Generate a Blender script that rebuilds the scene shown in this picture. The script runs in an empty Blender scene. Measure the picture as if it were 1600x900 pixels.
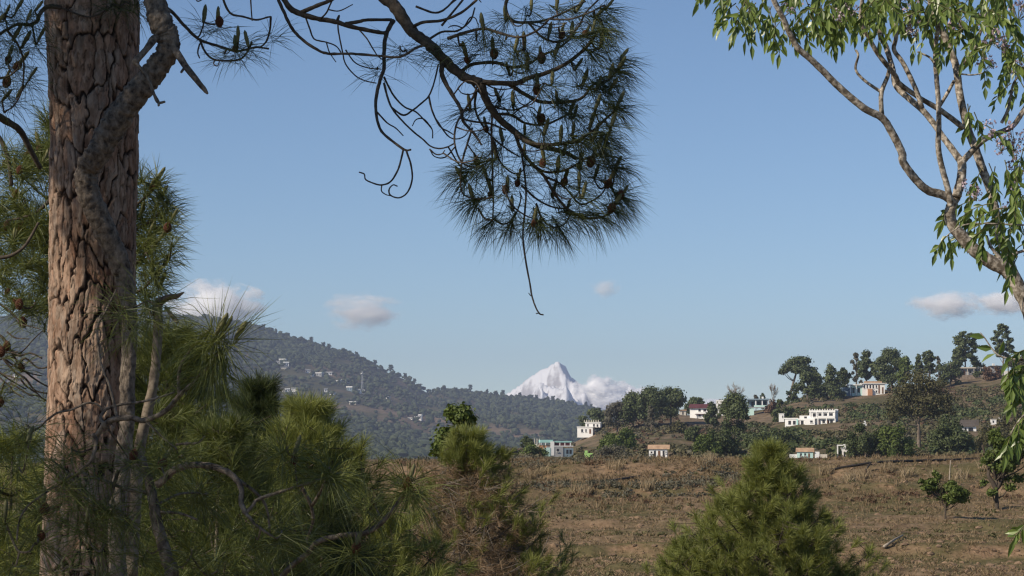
import bpy, math, random
import numpy as np
from mathutils import Vector, Matrix

random.seed(11)
rng = np.random.default_rng(11)
R = math.radians
scene = bpy.context.scene
COL = scene.collection

# ------------------------------------------------------------------ camera, sky, sun, exposure
LENS = 77.0
FPX = LENS / 36.0 * 1600.0
PITCH = math.atan(250.0 / FPX)            # horizon lies at photo row 700
cam_d = bpy.data.cameras.new("camera")
cam_d.lens = LENS
cam_d.sensor_width = 36.0
cam_d.clip_start = 0.1
cam_d.clip_end = 60000.0
cam = bpy.data.objects.new("camera", cam_d)
COL.objects.link(cam)
cam.location = (0, 0, 0)
cam.rotation_euler = (R(90) + PITCH, 0, 0)
scene.camera = cam

SUN_AZ, SUN_EL = R(237), R(35)            # azimuth clockwise from the view direction
S = Vector((math.sin(SUN_AZ) * math.cos(SUN_EL), math.cos(SUN_AZ) * math.cos(SUN_EL), math.sin(SUN_EL)))
world = bpy.data.worlds.new("World")
scene.world = world
world.use_nodes = True
wn = world.node_tree.nodes
bg = wn["Background"]
sky = wn.new("ShaderNodeTexSky")
sky.sky_type = 'NISHITA'
sky.sun_disc = False
sky.sun_elevation = SUN_EL
sky.sun_rotation = SUN_AZ
sky.altitude = 1700.0
sky.air_density = 1.0
sky.dust_density = 0.1
sky.ozone_density = 4.2
world.node_tree.links.new(sky.outputs[0], bg.inputs[0])
bg.inputs[1].default_value = 0.097
sun_d = bpy.data.lights.new("sun", 'SUN')
sun_d.energy = 5.0
sun_d.angle = R(0.5)
sun_d.color = (1.0, 0.88, 0.72)
sun = bpy.data.objects.new("sun", sun_d)
COL.objects.link(sun)
sun.rotation_euler = S.to_track_quat('Z', 'Y').to_euler()
scene.view_settings.view_transform = 'Standard'
scene.view_settings.look = 'None'
scene.view_settings.gamma = 1.0
scene.view_settings.use_curve_mapping = False
scene.view_settings.exposure = 0.12
scene.cycles.max_bounces = 26
scene.cycles.volume_bounces = 24
scene.cycles.diffuse_bounces = 6
scene.cycles.transmission_bounces = 8
scene.cycles.transparent_max_bounces = 12
scene.cycles.filter_width = 1.3
scene.cycles.use_denoising = True

# ------------------------------------------------------------------ helpers
def P(px, py, Y):
    """world point at distance Y seen at photo pixel (px, py)"""
    dx = (px - 800.0) / FPX
    dy = (450.0 - py) / FPX
    c, s = math.cos(PITCH), math.sin(PITCH)
    k = Y / (c - dy * s)
    return np.array((dx * k, Y, (s + dy * c) * k))

def zat(py, Y):
    return P(800, py, Y)[2]

def nrm(a):
    a = np.asarray(a, float)
    return a / np.maximum(np.linalg.norm(a, axis=-1, keepdims=True), 1e-9)

def _hash(ix, iy, seed):
    h = (ix.astype(np.int64) * 374761393 + iy.astype(np.int64) * 668265263 + seed * 974634777) & 0xFFFFFFFF
    h = ((h ^ (h >> 13)) * 1274126177) & 0xFFFFFFFF
    return ((h ^ (h >> 16)) & 0xFFFFFF) / float(0xFFFFFF)

def vnoise(x, y, seed=0):
    x = np.asarray(x, float); y = np.asarray(y, float)
    ix = np.floor(x); iy = np.floor(y)
    fx = x - ix; fy = y - iy
    fx = fx * fx * (3 - 2 * fx); fy = fy * fy * (3 - 2 * fy)
    ix = ix.astype(np.int64); iy = iy.astype(np.int64)
    a = _hash(ix, iy, seed); b = _hash(ix + 1, iy, seed)
    c = _hash(ix, iy + 1, seed); d = _hash(ix + 1, iy + 1, seed)
    return (a + (b - a) * fx) * (1 - fy) + (c + (d - c) * fx) * fy

def fbm(x, y, seed=0, octv=4, gain=0.5):
    s = 0; a = 1; t = 0
    for k in range(octv):
        s = s + a * (vnoise(np.asarray(x) * 2 ** k, np.asarray(y) * 2 ** k, seed + k * 17) - 0.5)
        t += a; a *= gain
    return s / t * 2

class MB:
    """collects verts and faces; build() links them as one mesh object"""
    def __init__(self):
        self.v = []; self.q = []; self.t = []; self.qm = []; self.tm = []; self.n = 0; self.attr = {}
    def add(self, v, q=None, t=None, mat=0):
        v = np.asarray(v, float).reshape(-1, 3)
        if q is not None and len(q):
            q = np.asarray(q, np.int64).reshape(-1, 4); self.q.append(q + self.n); self.qm.append(np.full(len(q), mat))
        if t is not None and len(t):
            t = np.asarray(t, np.int64).reshape(-1, 3); self.t.append(t + self.n); self.tm.append(np.full(len(t), mat))
        self.v.append(v); self.n += len(v)
    def mesh(self, name, mats, off=(0, 0, 0), smooth=True):
        v = np.concatenate(self.v) - np.asarray(off, float)
        q = np.concatenate(self.q) if self.q else np.zeros((0, 4), np.int64)
        t = np.concatenate(self.t) if self.t else np.zeros((0, 3), np.int64)
        me = bpy.data.meshes.new(name)
        me.vertices.add(len(v)); me.vertices.foreach_set("co", v.astype(np.float32).ravel())
        loops = np.concatenate([q.ravel(), t.ravel()])
        starts = np.concatenate([np.arange(len(q)) * 4, len(q) * 4 + np.arange(len(t)) * 3])
        me.loops.add(len(loops)); me.loops.foreach_set("vertex_index", loops.astype(np.int32))
        me.polygons.add(len(starts)); me.polygons.foreach_set("loop_start", starts.astype(np.int32))
        mi = np.concatenate([np.concatenate(self.qm) if self.qm else np.zeros(0), np.concatenate(self.tm) if self.tm else np.zeros(0)])
        for m in (mats if isinstance(mats, (list, tuple)) else [mats]):
            me.materials.append(m)
        me.polygons.foreach_set("material_index", mi.astype(np.int32))
        me.polygons.foreach_set("use_smooth", np.full(len(starts), smooth))
        me.update(calc_edges=True)
        for k, a in self.attr.items():
            at = me.attributes.new(k, 'FLOAT', 'POINT'); at.data.foreach_set("value", np.asarray(a, np.float32))
        return me
    def build(self, name, mats, parent=None, smooth=True, local=False):
        off = (0, 0, 0)
        if parent is not None and not local:
            p = parent; o = Vector((0, 0, 0))
            while p is not None:
                o = o + p.location; p = p.parent
            off = o
        ob = bpy.data.objects.new(name, self.mesh(name, mats, off, smooth))
        COL.objects.link(ob)
        if parent is not None:
            ob.parent = parent
        return ob

def tag(o, label=None, cat=None, group=None, kind=None):
    if label: o["label"] = label
    if cat: o["category"] = cat
    if group: o["group"] = group
    if kind: o["kind"] = kind
    return o

def thing(name, label, cat, loc, group=None, rotz=0.0):
    o = bpy.data.objects.new(name, None)
    o.empty_display_size = 0.2
    COL.objects.link(o)
    o.location = Vector([float(c) for c in loc]); o.rotation_euler = (0, 0, rotz)
    return tag(o, label, cat, group)

def crom(pts, n_per=6):
    p = np.asarray(pts, float)
    if len(p) < 3:
        t = np.linspace(0, 1, n_per + 1)[:, None]
        return p[0] * (1 - t) + p[-1] * t
    q = np.vstack([2 * p[0] - p[1], p, 2 * p[-1] - p[-2]])
    out = []
    for i in range(1, len(q) - 2):
        a, b, c, d = q[i - 1], q[i], q[i + 1], q[i + 2]
        for k in range(n_per):
            t = k / n_per
            out.append(0.5 * (2 * b + (c - a) * t + (2 * a - 5 * b + 4 * c - d) * t * t + (3 * b - a - 3 * c + d) * t ** 3))
    out.append(p[-1])
    return np.array(out)

def frames(p):
    tan = nrm(np.gradient(p, axis=0))
    n = np.zeros_like(p); ref = np.array((0.3, 1.0, 0.2))
    a = ref - tan[0] * np.dot(ref, tan[0])
    if np.linalg.norm(a) < 1e-3: a = np.cross(tan[0], (1, 0, 0))
    n[0] = nrm(a)
    for i in range(1, len(p)):
        a = n[i - 1] - tan[i] * np.dot(n[i - 1], tan[i]); n[i] = nrm(a)
    return tan, n, np.cross(tan, n)

def tube(mb, pts, rad, seg=6, n_per=5, rough=0.0, mat=0):
    """tapered round branch through pts (smoothed); rad: one radius, or one per point"""
    pts = np.asarray(pts, float)
    p = crom(pts, n_per)
    r = np.interp(np.linspace(0, 1, len(p)), np.linspace(0, 1, len(np.atleast_1d(rad))), np.atleast_1d(rad))
    tan, n, b = frames(p)
    a = np.linspace(0, 2 * math.pi, seg, endpoint=False)
    rr = r[:, None] * np.ones((1, seg))
    if rough: rr = rr * (1 + rough * (rng.random(rr.shape) - 0.5) * 2)
    v = p[:, None, :] + rr[..., None] * (np.cos(a)[None, :, None] * n[:, None, :] + np.sin(a)[None, :, None] * b[:, None, :])
    m = len(p)
    i = np.arange(m - 1)[:, None] * seg; j = np.arange(seg)[None, :]; j2 = (j + 1) % seg
    q = np.stack([i + j, i + j2, i + seg + j2, i + seg + j], -1).reshape(-1, 4)
    v = np.vstack([v.reshape(-1, 3), p[0] - tan[0] * r[0] * 0.3, p[-1] + tan[-1] * r[-1] * 0.5])
    e = m * seg
    t = [(e, (k + 1) % seg, k) for k in range(seg)] + [(e + 1, (m - 1) * seg + k, (m - 1) * seg + (k + 1) % seg) for k in range(seg)]
    mb.add(v, q, t, mat)
    return p

DOWN = np.array((0, 0, -1.0))
def needle_batch(mb, base, d, L, w, droop, mat=0):
    N = len(base)
    side = nrm(np.cross(d, rng.normal(size=(N, 3))))
    w = np.broadcast_to(np.asarray(w, float), (N,))[:, None] * 0.5
    L = L[:, None]; dr = droop[:, None]
    d1 = nrm(d + DOWN * dr * 0.25); d2 = nrm(d + DOWN * dr)
    p1 = base + d1 * L * 0.5; p2 = p1 + d2 * L * 0.5
    v = np.stack([base - side * w * 0.7, base + side * w * 0.7, p1 + side * w, p1 - side * w, p2], 1).reshape(-1, 3)
    k = np.arange(N)[:, None] * 5
    mb.add(v, k + np.array([[0, 1, 2, 3]]), k + np.array([[3, 2, 4]]), mat)

def tuft(mb, pos, axis, n, L, w, amin=20, amax=80, droop=0.4, along=0.06):
    axis = nrm(axis)
    u = nrm(np.cross(axis, (0.31, 0.77, 0.21))); v = np.cross(axis, u)
    az = rng.random(n) * 2 * math.pi
    al = np.radians(amin + (amax - amin) * rng.random(n))
    d = axis * np.cos(al)[:, None] + (u * np.cos(az)[:, None] + v * np.sin(az)[:, None]) * np.sin(al)[:, None]
    base = pos - axis * (rng.random(n) * along)[:, None]
    needle_batch(mb, base, d, L * (0.65 + 0.45 * rng.random(n)), w, droop * (0.3 + 1.2 * rng.random(n)))

def facets(mb, c, nd, size, mat=0, tri=False, aspect=1.0):
    """leaf faces: centre c, normal nd, edge length size"""
    N = len(c)
    u = nrm(np.cross(nd, rng.normal(size=(N, 3)))); v = np.cross(nd, u)
    s = np.broadcast_to(size, (N,))[:, None] * 0.5
    j = lambda: 0.6 + 0.8 * rng.random((N, 1))
    if tri:
        vv = np.stack([c - u * s * j() - v * s * 0.6, c + u * s * j() - v * s * 0.6, c + v * s * 1.3 * j()], 1).reshape(-1, 3)
        mb.add(vv, None, np.arange(N)[:, None] * 3 + np.array([[0, 1, 2]]), mat)
    else:
        vv = np.stack([c - u * s * j() * aspect, c - v * s * j(), c + u * s * j() * aspect, c + v * s * j()], 1).reshape(-1, 3)
        mb.add(vv, np.arange(N)[:, None] * 4 + np.array([[0, 1, 2, 3]]), None, mat)

def sph(N):
    return nrm(rng.normal(size=(N, 3)))

def box(mb, x0, x1, y0, y1, z0, z1, mat=0):
    v = [(x0, y0, z0), (x1, y0, z0), (x1, y1, z0), (x0, y1, z0), (x0, y0, z1), (x1, y0, z1), (x1, y1, z1), (x0, y1, z1)]
    mb.add(v, [(0, 3, 2, 1), (4, 5, 6, 7), (0, 1, 5, 4), (1, 2, 6, 5), (2, 3, 7, 6), (3, 0, 4, 7)], None, mat)

# ------------------------------------------------------------------ materials
class NT:
    def __init__(self, name):
        self.m = bpy.data.materials.new(name); self.m.use_nodes = True
        self.t = self.m.node_tree; self.b = self.t.nodes["Principled BSDF"]; self.out = self.t.nodes["Material Output"]
        self.b.inputs["Specular IOR Level"].default_value = 0.25
    def n(self, typ, **kw):
        x = self.t.nodes.new(typ)
        for k, v in kw.items(): setattr(x, k, v)
        return x
    def l(self, a, b): self.t.links.new(a, b)
    def noise(self, scale, detail=5, rough=0.55, vec=None, stretch=None):
        g = self.n("ShaderNodeNewGeometry") if vec is None else None
        src = g.outputs["Position"] if vec is None else vec
        if stretch:
            mp = self.n("ShaderNodeMapping"); mp.inputs["Scale"].default_value = stretch
            self.l(src, mp.inputs[0]); src = mp.outputs[0]
        t = self.n("ShaderNodeTexNoise"); t.inputs["Scale"].default_value = scale
        t.inputs["Detail"].default_value = detail; t.inputs["Roughness"].default_value = rough
        self.l(src, t.inputs["Vector"]); return t.outputs["Fac"]
    def ramp(self, fac, stops):
        r = self.n("ShaderNodeValToRGB"); e = r.color_ramp.elements
        while len(e) < len(stops): e.new(0.5)
        for k, (p, c) in enumerate(stops):
            e[k].position = p; e[k].color = (*c, 1) if len(c) == 3 else c
        self.l(fac, r.inputs[0]); return r.outputs[0]
    def mix(self, fac, a, b, blend='MIX'):
        m = self.n("ShaderNodeMix", data_type='RGBA', blend_type=blend)
        if isinstance(fac, (int, float)): m.inputs[0].default_value = fac
        else: self.l(fac, m.inputs[0])
        for s, k in ((a, 6), (b, 7)):
            if isinstance(s, tuple): m.inputs[k].default_value = (*s, 1)
            else: self.l(s, m.inputs[k])
        return m.outputs[2]
    def math(self, op, a, b=None):
        m = self.n("ShaderNodeMath", operation=op)
        for s, k in ((a, 0), (b, 1)):
            if s is None: continue
            if isinstance(s, (int, float)): m.inputs[k].default_value = s
            else: self.l(s, m.inputs[k])
        return m.outputs[0]
    def bump(self, h, strength, dist):
        b = self.n("ShaderNodeBump"); b.inputs["Strength"].default_value = strength; b.inputs["Distance"].default_value = dist
        self.l(h, b.inputs["Height"]); self.l(b.outputs[0], self.b.inputs["Normal"])
    def base(self, c, rough=0.8):
        if isinstance(c, tuple): self.b.inputs["Base Color"].default_value = (*c, 1)
        else: self.l(c, self.b.inputs["Base Color"])
        self.b.inputs["Roughness"].default_value = rough

def leaf_mat(name, c1, c2, scale=3.0, rough=0.5, trans=0.3, spec=0.3):
    """foliage: colour differs leaf by leaf and by clump; some light comes through"""
    k = NT(name)
    g = k.n("ShaderNodeNewGeometry")
    f = k.math('ADD', k.math('MULTIPLY', g.outputs["Random Per Island"], 0.6), k.math('MULTIPLY', k.noise(scale, 3), 0.5))
    c = k.ramp(f, [(0.1, c1), (0.95, c2)])
    k.base(c, rough); k.b.inputs["Specular IOR Level"].default_value = spec
    tr = k.n("ShaderNodeBsdfTranslucent"); k.l(k.mix(1.0, c, (1.1, 1.05, 0.55), 'MULTIPLY'), tr.inputs[0])
    mx = k.n("ShaderNodeMixShader"); mx.inputs[0].default_value = trans
    k.l(k.b.outputs[0], mx.inputs[1]); k.l(tr.outputs[0], mx.inputs[2]); k.l(mx.outputs[0], k.out.inputs[0])
    return k.m

def rough_mat(name, c1, c2, scale=6.0, bump=0.4, dist=0.02, rough=0.9, stretch=None, lo=0.3, hi=0.7):
    k = NT(name); f = k.noise(scale, 6, 0.6, stretch=stretch)
    k.base(k.ramp(f, [(lo, c1), (hi, c2)]), rough); k.bump(f, bump, dist); return k.m

def plain(name, c, rough=0.7, var=0.15, scale=0.6):
    k = NT(name); f = k.noise(scale, 5, 0.65)
    k.base(k.ramp(f, [(0.25, tuple(x * (1 - var) for x in c)), (0.75, tuple(min(1, x * (1 + var * 0.4)) for x in c))]), rough); return k.m

def bark_mat():
    k = NT("pine_bark")
    a = k.n("ShaderNodeAttribute", attribute_name="crack"); b = k.n("ShaderNodeAttribute", attribute_name="plate")
    fine = k.noise(38, 6, 0.65, stretch=(1, 1, 0.35)); flake = k.noise(9, 5, 0.7, stretch=(1, 1, 0.5))
    pl = k.ramp(b.outputs["Fac"], [(0.0, (0.27, 0.125, 0.07)), (0.22, (0.48, 0.25, 0.15)), (0.42, (0.34, 0.22, 0.155)), (0.6, (0.50, 0.30, 0.20)), (0.8, (0.33, 0.275, 0.225)), (1.0, (0.52, 0.37, 0.27))])
    grey = k.ramp(flake, [(0.38, (0.20, 0.15, 0.12)), (0.5, (0.42, 0.32, 0.25)), (0.62, (0.56, 0.45, 0.36))])
    c = k.mix(0.46, pl, grey)
    c = k.mix(k.ramp(fine, [(0.40, (0, 0, 0)), (0.62, (1, 1, 1))]), k.mix(1.0, c, (0.55, 0.50, 0.47), 'MULTIPLY'), c)
    c = k.mix(a.outputs["Fac"], c, (0.03, 0.02, 0.016))
    c = k.mix(1.0, c, (0.84, 0.83, 0.82), 'MULTIPLY')
    k.base(c, 0.92); k.bump(k.math('ADD', fine, flake), 0.55, 0.008); k.b.inputs["Specular IOR Level"].default_value = 0.1
    return k.m

M = {}
M["bark"] = bark_mat()
M["stem_bark"] = rough_mat("stem_bark", (0.035, 0.027, 0.022), (0.30, 0.245, 0.19), 42, 1.0, 0.015, stretch=(1, 1, 0.7), lo=0.32, hi=0.74)
M["twig"] = rough_mat("twig_bark", (0.035, 0.027, 0.02), (0.115, 0.092, 0.07), 45, 0.5, 0.004)
M["grey_twig"] = rough_mat("grey_twig_bark", (0.075, 0.06, 0.045), (0.24, 0.20, 0.155), 45, 0.5, 0.004)
M["needle"] = leaf_mat("pine_needles", (0.022, 0.036, 0.012), (0.085, 0.105, 0.035), 2.5, 0.45, 0.22)
M["needle_lit"] = leaf_mat("lit_pine_needles", (0.046, 0.064, 0.016), (0.165, 0.185, 0.052), 2.0, 0.45, 0.28)  # lighter copy of the needles, sunlight put into the colour
M["needle_olive"] = leaf_mat("olive_pine_needles", (0.092, 0.116, 0.03), (0.295, 0.315, 0.09), 2.0, 0.5, 0.3)
M["needle_dry"] = leaf_mat("dry_pine_needles", (0.15, 0.098, 0.06), (0.34, 0.24, 0.145), 2.0, 0.6, 0.25)
M["bud"] = plain("pine_bud", (0.14, 0.135, 0.06), 0.7, 0.3, 40)
M["cone"] = plain("pine_cone", (0.11, 0.045, 0.024), 0.7, 0.4, 60)
M["melia_bark"] = rough_mat("mottled_bark", (0.11, 0.09, 0.068), (0.56, 0.50, 0.42), 58, 0.7, 0.005, lo=0.42, hi=0.68)
M["melia_leaf"] = leaf_mat("chinaberry_leaves", (0.058, 0.10, 0.02), (0.23, 0.31, 0.075), 3.0, 0.35, 0.35, 0.5)
M["melia_flower"] = plain("lilac_blossom", (0.42, 0.33, 0.38), 0.7, 0.3, 30)
M["far_wood"] = leaf_mat("forest_crowns", (0.016, 0.028, 0.013), (0.066, 0.082, 0.034), 0.02, 0.7, 0.1)
M["hill_dark"] = leaf_mat("dark_tree_leaves", (0.038, 0.056, 0.021), (0.12, 0.145, 0.054), 0.25, 0.6, 0.15)
M["hill_mid"] = leaf_mat("mid_green_leaves", (0.036, 0.054, 0.018), (0.10, 0.122, 0.042), 0.25, 0.6, 0.2)
M["hill_bright"] = leaf_mat("bright_green_leaves", (0.045, 0.072, 0.013), (0.14, 0.18, 0.042), 0.25, 0.6, 0.25)
M["hill_olive"] = leaf_mat("olive_leaves", (0.055, 0.055, 0.022), (0.125, 0.115, 0.05), 0.25, 0.6, 0.2)
M["hill_grey"] = leaf_mat("greyish_leaves", (0.07, 0.068, 0.045), (0.15, 0.14, 0.10), 0.25, 0.7, 0.2)
M["hill_red"] = leaf_mat("rust_leaves", (0.08, 0.045, 0.028), (0.16, 0.10, 0.06), 0.25, 0.7, 0.2)
M["hill_bark"] = rough_mat("hill_tree_bark", (0.09, 0.07, 0.055), (0.22, 0.18, 0.14), 2.0, 0.3, 0.05)
M["scrub"] = leaf_mat("scrub", (0.05, 0.052, 0.022), (0.15, 0.13, 0.066), 0.05, 0.7, 0.15)
M["dry_grass"] = leaf_mat("dry_grass_blades", (0.12, 0.085, 0.05), (0.31, 0.225, 0.13), 0.35, 0.7, 0.2)
M["green_grass"] = leaf_mat("greenish_grass_blades", (0.06, 0.062, 0.025), (0.15, 0.135, 0.06), 0.35, 0.7, 0.2)
# ------------------------------------------------------------------ terrain shapes
_fp = [(905, 57), (886, 61), (874, 63.8), (852, 64.6), (840, 70), (828, 75.8), (816, 76.5), (811, 80), (798, 86), (786, 92),
       (776, 97), (761, 98), (753, 104), (745, 107), (726, 108.5), (723, 118), (721, 126)]
_fy = np.array([-60, -8, 4, 9, 20, 45] + [p[1] for p in _fp] + [132, 150, 400.0])
_fz = np.array([-1.7, -1.7, -1.7, -3.9, -5.2, -4.3] + [zat(*p) for p in _fp] + [-1.0, -6.5, -30.0])
def field_z(x, y):
    x = np.asarray(x, float); y = np.asarray(y, float)
    w = np.clip((y - 50) / 8, 0, 1) * np.clip((122 - y) / 8, 0, 1)
    yy = y + w * (1.6 * fbm(x / 11.0, y * 0 + 3.3, 5, 2) + 0.5 * fbm(x / 2.1, y / 3.0, 6, 2))
    z = np.interp(yy, _fy, _fz)
    z = z + 0.16 * np.clip(x / 15, -1.2, 1.8) * np.clip((y - 108) / 14, 0, 1)
    return z + 0.15 * fbm(x / 1.5, y / 1.1, 7, 4) + 0.17 * fbm(x / 7, y / 5, 8, 2)

_ru = np.array([400, 560, 760, 820, 880, 905, 950, 1000, 1050, 1100, 1150, 1200, 1250, 1300, 1340, 1400, 1480, 1540, 1600, 1750, 2000.0])
_rp = np.array([790, 765, 738, 714, 703, 690, 668, 652, 647, 651, 650, 640, 622, 616, 613, 608, 598, 590, 577, 545, 530.0])
def hill_z(x, y):
    x = np.asarray(x, float); y = np.asarray(y, float)
    u = 800 + FPX * x / np.maximum(y, 1)
    r = np.interp(u, _ru, _rp)
    t = np.clip((y - 330) / 380, 0, 1)
    ph = 0.35 * fbm(u / 170, y / 200, 21, 2)
    n = 8.0
    tt = np.clip(t - 0.75 * np.sin(2 * np.pi * n * (t + ph / n * 2)) / (2 * np.pi * n) * np.sqrt(np.clip(t * 6, 0, 1)), 0, 1)
    py = 718 + (r - 718) * tt ** 0.85
    yc = np.clip(y, 330, 710)
    z = (700 - py) / FPX * yc
    z = z + 2.2 * fbm(x / 38, y / 38, 22, 4) * np.clip((y - 330) / 60, 0, 1) * np.clip((760 - y) / 60, 0.25, 1)
    z = z - np.clip(y - 730, 0, None) * 0.22
    low = -6.5 - 2.5 * np.sin(np.clip((y - 150) / 180, 0, 1) * np.pi)
    a = np.clip((y - 250) / 80, 0, 1)
    return np.where(y < 330, low * (1 - a) + np.minimum(z, -1.6) * a, z)

def hill_pt(px, py):
    Y = np.linspace(255, 735, 900)
    p = np.array([P(px, py, y) for y in Y])
    h = hill_z(p[:, 0], p[:, 1])
    k = np.nonzero(h >= p[:, 2])[0]
    if len(k):
        i = k[0]; return np.array((p[i, 0], p[i, 1], h[i]))
    ang = (h - p[:, 2]) / Y
    i = int(np.argmax(ang)); return np.array((p[i, 0], p[i, 1], h[i]))

_fu = np.array([-500, 0, 120, 200, 280, 340, 400, 440, 480, 530, 560, 600, 640, 668, 690, 720, 760, 800, 850, 900, 950, 1000, 1100, 1400, 2100.0])
_fr = np.array([470, 500, 470, 478, 497, 501, 514, 526, 539, 552, 562, 579, 597, 614, 613, 614, 621, 624, 630, 637, 650, 660, 668, 690, 700.0])
def far_z(x, y):
    x = np.asarray(x, float); y = np.asarray(y, float)
    u = 800 + FPX * x / np.maximum(y, 1)
    r = np.interp(u, _fu, _fr) + 1.2 * fbm(u / 14, y * 0, 33, 2)
    t = np.clip((y - 1700) / 2200, 0, 1)
    py = 748 + (r - 748) * t ** 0.8
    z = (700 - py) / FPX * np.clip(y, 1700, 3900)
    env = np.sin(np.clip(t, 0, 1) * np.pi) ** 0.7
    g = 1 - np.abs(fbm((x + 0.55 * y) / 330, (y - 0.2 * x) / 900, 31, 3)) * 2
    z = z + env * (26 * (g - 0.6) + 22 * fbm(x / 420, y / 420, 32, 4))
    return z - np.clip(y - 3950, 0, None) * 0.3 - np.clip(1700 - y, 0, None) * 0.05

def far_pt(px, py):
    Y = np.linspace(1500, 3960, 1200)
    p = np.array([P(px, py, y) for y in Y])
    h = far_z(p[:, 0], p[:, 1])
    k = np.nonzero(h >= p[:, 2])[0]
    i = k[0] if len(k) else int(np.argmax((h - p[:, 2]) / Y))
    return np.array((p[i, 0], p[i, 1], h[i]))

def grid_sheet(name, X, Y, Z, mat):
    a, b = X.shape
    mb = MB()
    i = np.arange(a - 1)[:, None] * b + np.arange(b - 1)[None, :]
    q = np.stack([i, i + b, i + b + 1, i + 1], -1).reshape(-1, 4)
    mb.add(np.stack([X, Y, Z], -1).reshape(-1, 3), q)
    o = mb.build(name, mat)
    return tag(o, kind="structure")

# field -------------------------------------------------------------
k = NT("dry_field_soil")
n1 = k.noise(0.16, 6, 0.6); n2 = k.noise(1.7, 6, 0.65); n3 = k.noise(7.0, 4, 0.6)
soil = k.ramp(n2, [(0.3, (0.09, 0.064, 0.04)), (0.5, (0.18, 0.128, 0.078)), (0.72, (0.27, 0.195, 0.12))])
turf = k.ramp(n2, [(0.3, (0.06, 0.056, 0.024)), (0.7, (0.155, 0.128, 0.064))])
g = k.n("ShaderNodeNewGeometry"); sx = k.n("ShaderNodeSeparateXYZ"); k.l(g.outputs["Normal"], sx.inputs[0])
steep = k.ramp(sx.outputs[2], [(0.86, (1, 1, 1)), (0.975, (0, 0, 0))])
c = k.mix(k.ramp(n1, [(0.44, (0, 0, 0)), (0.55, (1, 1, 1))]), soil, turf)
ochre = k.ramp(n3, [(0.3, (0.16, 0.098, 0.058)), (0.7, (0.32, 0.215, 0.135))])
pat = k.math('MULTIPLY', steep, k.ramp(k.noise(0.45, 5, 0.65), [(0.44, (0, 0, 0)), (0.6, (1, 1, 1))]))
k.base(k.mix(pat, c, ochre), 0.95)
k.bump(k.math('ADD', n2, n3), 0.8, 0.06); k.b.inputs["Specular IOR Level"].default_value = 0.08
M["field"] = k.m
ys = np.concatenate([np.arange(-40, 54, 2.0), np.arange(54, 134, 0.17), np.arange(134, 170, 2.0)])
xs = np.concatenate([np.arange(-90, -36, 3.0), np.arange(-36, 38, 0.17), np.arange(38, 95, 3.0)])
X, Y = np.meshgrid(xs, ys, indexing='ij')
grid_sheet("field", X, Y, field_z(X, Y), M["field"])

# hillside -----------------------------------------------------------
k = NT("scrubby_hillside")
n1 = k.noise(0.035, 6, 0.65); n2 = k.noise(0.35, 6, 0.65)
a = k.ramp(n2, [(0.3, (0.10, 0.075, 0.05)), (0.55, (0.18, 0.135, 0.09)), (0.75, (0.27, 0.20, 0.135))])
b = k.ramp(n2, [(0.3, (0.055, 0.056, 0.026)), (0.7, (0.14, 0.118, 0.062))])
c = k.mix(k.ramp(n1, [(0.45, (0, 0, 0)), (0.58, (1, 1, 1))]), a, b)
g = k.n("ShaderNodeNewGeometry"); sx = k.n("ShaderNodeSeparateXYZ"); k.l(g.outputs["Normal"], sx.inputs[0])
st = k.math('MULTIPLY', k.ramp(sx.outputs[2], [(0.80, (1, 1, 1)), (0.93, (0, 0, 0))]), k.ramp(k.noise(0.09, 4), [(0.5, (0, 0, 0)), (0.62, (1, 1, 1))]))
k.base(k.mix(st, c, (0.27, 0.185, 0.125)), 0.95); k.bump(n2, 0.8, 0.8); k.b.inputs["Specular IOR Level"].default_value = 0.05
M["hillside"] = k.m
U = np.arange(500, 1960, 4.0); YY = np.concatenate([np.arange(140, 330, 8.0), np.arange(330, 765, 1.6), np.arange(765, 1100, 12.0)])
UU, Y = np.meshgrid(U, YY, indexing='ij'); X = (UU - 800) / FPX * Y
grid_sheet("hillside", X, Y, hill_z(X, Y), M["hillside"])

# far hill -----------------------------------------------------------
k = NT("far_hillside")
n1 = k.noise(0.006, 6, 0.65); n2 = k.noise(0.04, 5, 0.6)
a = k.ramp(n2, [(0.3, (0.10, 0.075, 0.05)), (0.7, (0.19, 0.14, 0.095))])
b = k.ramp(n2, [(0.3, (0.04, 0.045, 0.022)), (0.7, (0.09, 0.082, 0.045))])
k.base(k.mix(k.ramp(n1, [(0.40, (0, 0, 0)), (0.52, (1, 1, 1))]), a, b), 0.95); k.bump(n2, 0.6, 8.0); k.b.inputs["Specular IOR Level"].default_value = 0.05
M["farhill"] = k.m
U = np.arange(-420, 1500, 4.0); YY = np.concatenate([np.arange(1050, 1700, 50.0), np.arange(1700, 3990, 12.0), np.arange(4000, 4500, 60.0)])
UU, Y = np.meshgrid(U, YY, indexing='ij'); X = (UU - 800) / FPX * Y
grid_sheet("far_hill", X, Y, far_z(X, Y), M["farhill"])

# the wide valley ground under everything, out to the horizon
mb = MB(); s = 24000.0
mb.add([(-s, -2000, -150), (s, -2000, -150), (s, 26000, -150), (-s, 26000, -150)], [(0, 1, 2, 3)])
tag(mb.build("ground", M["farhill"]), kind="structure")

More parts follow.
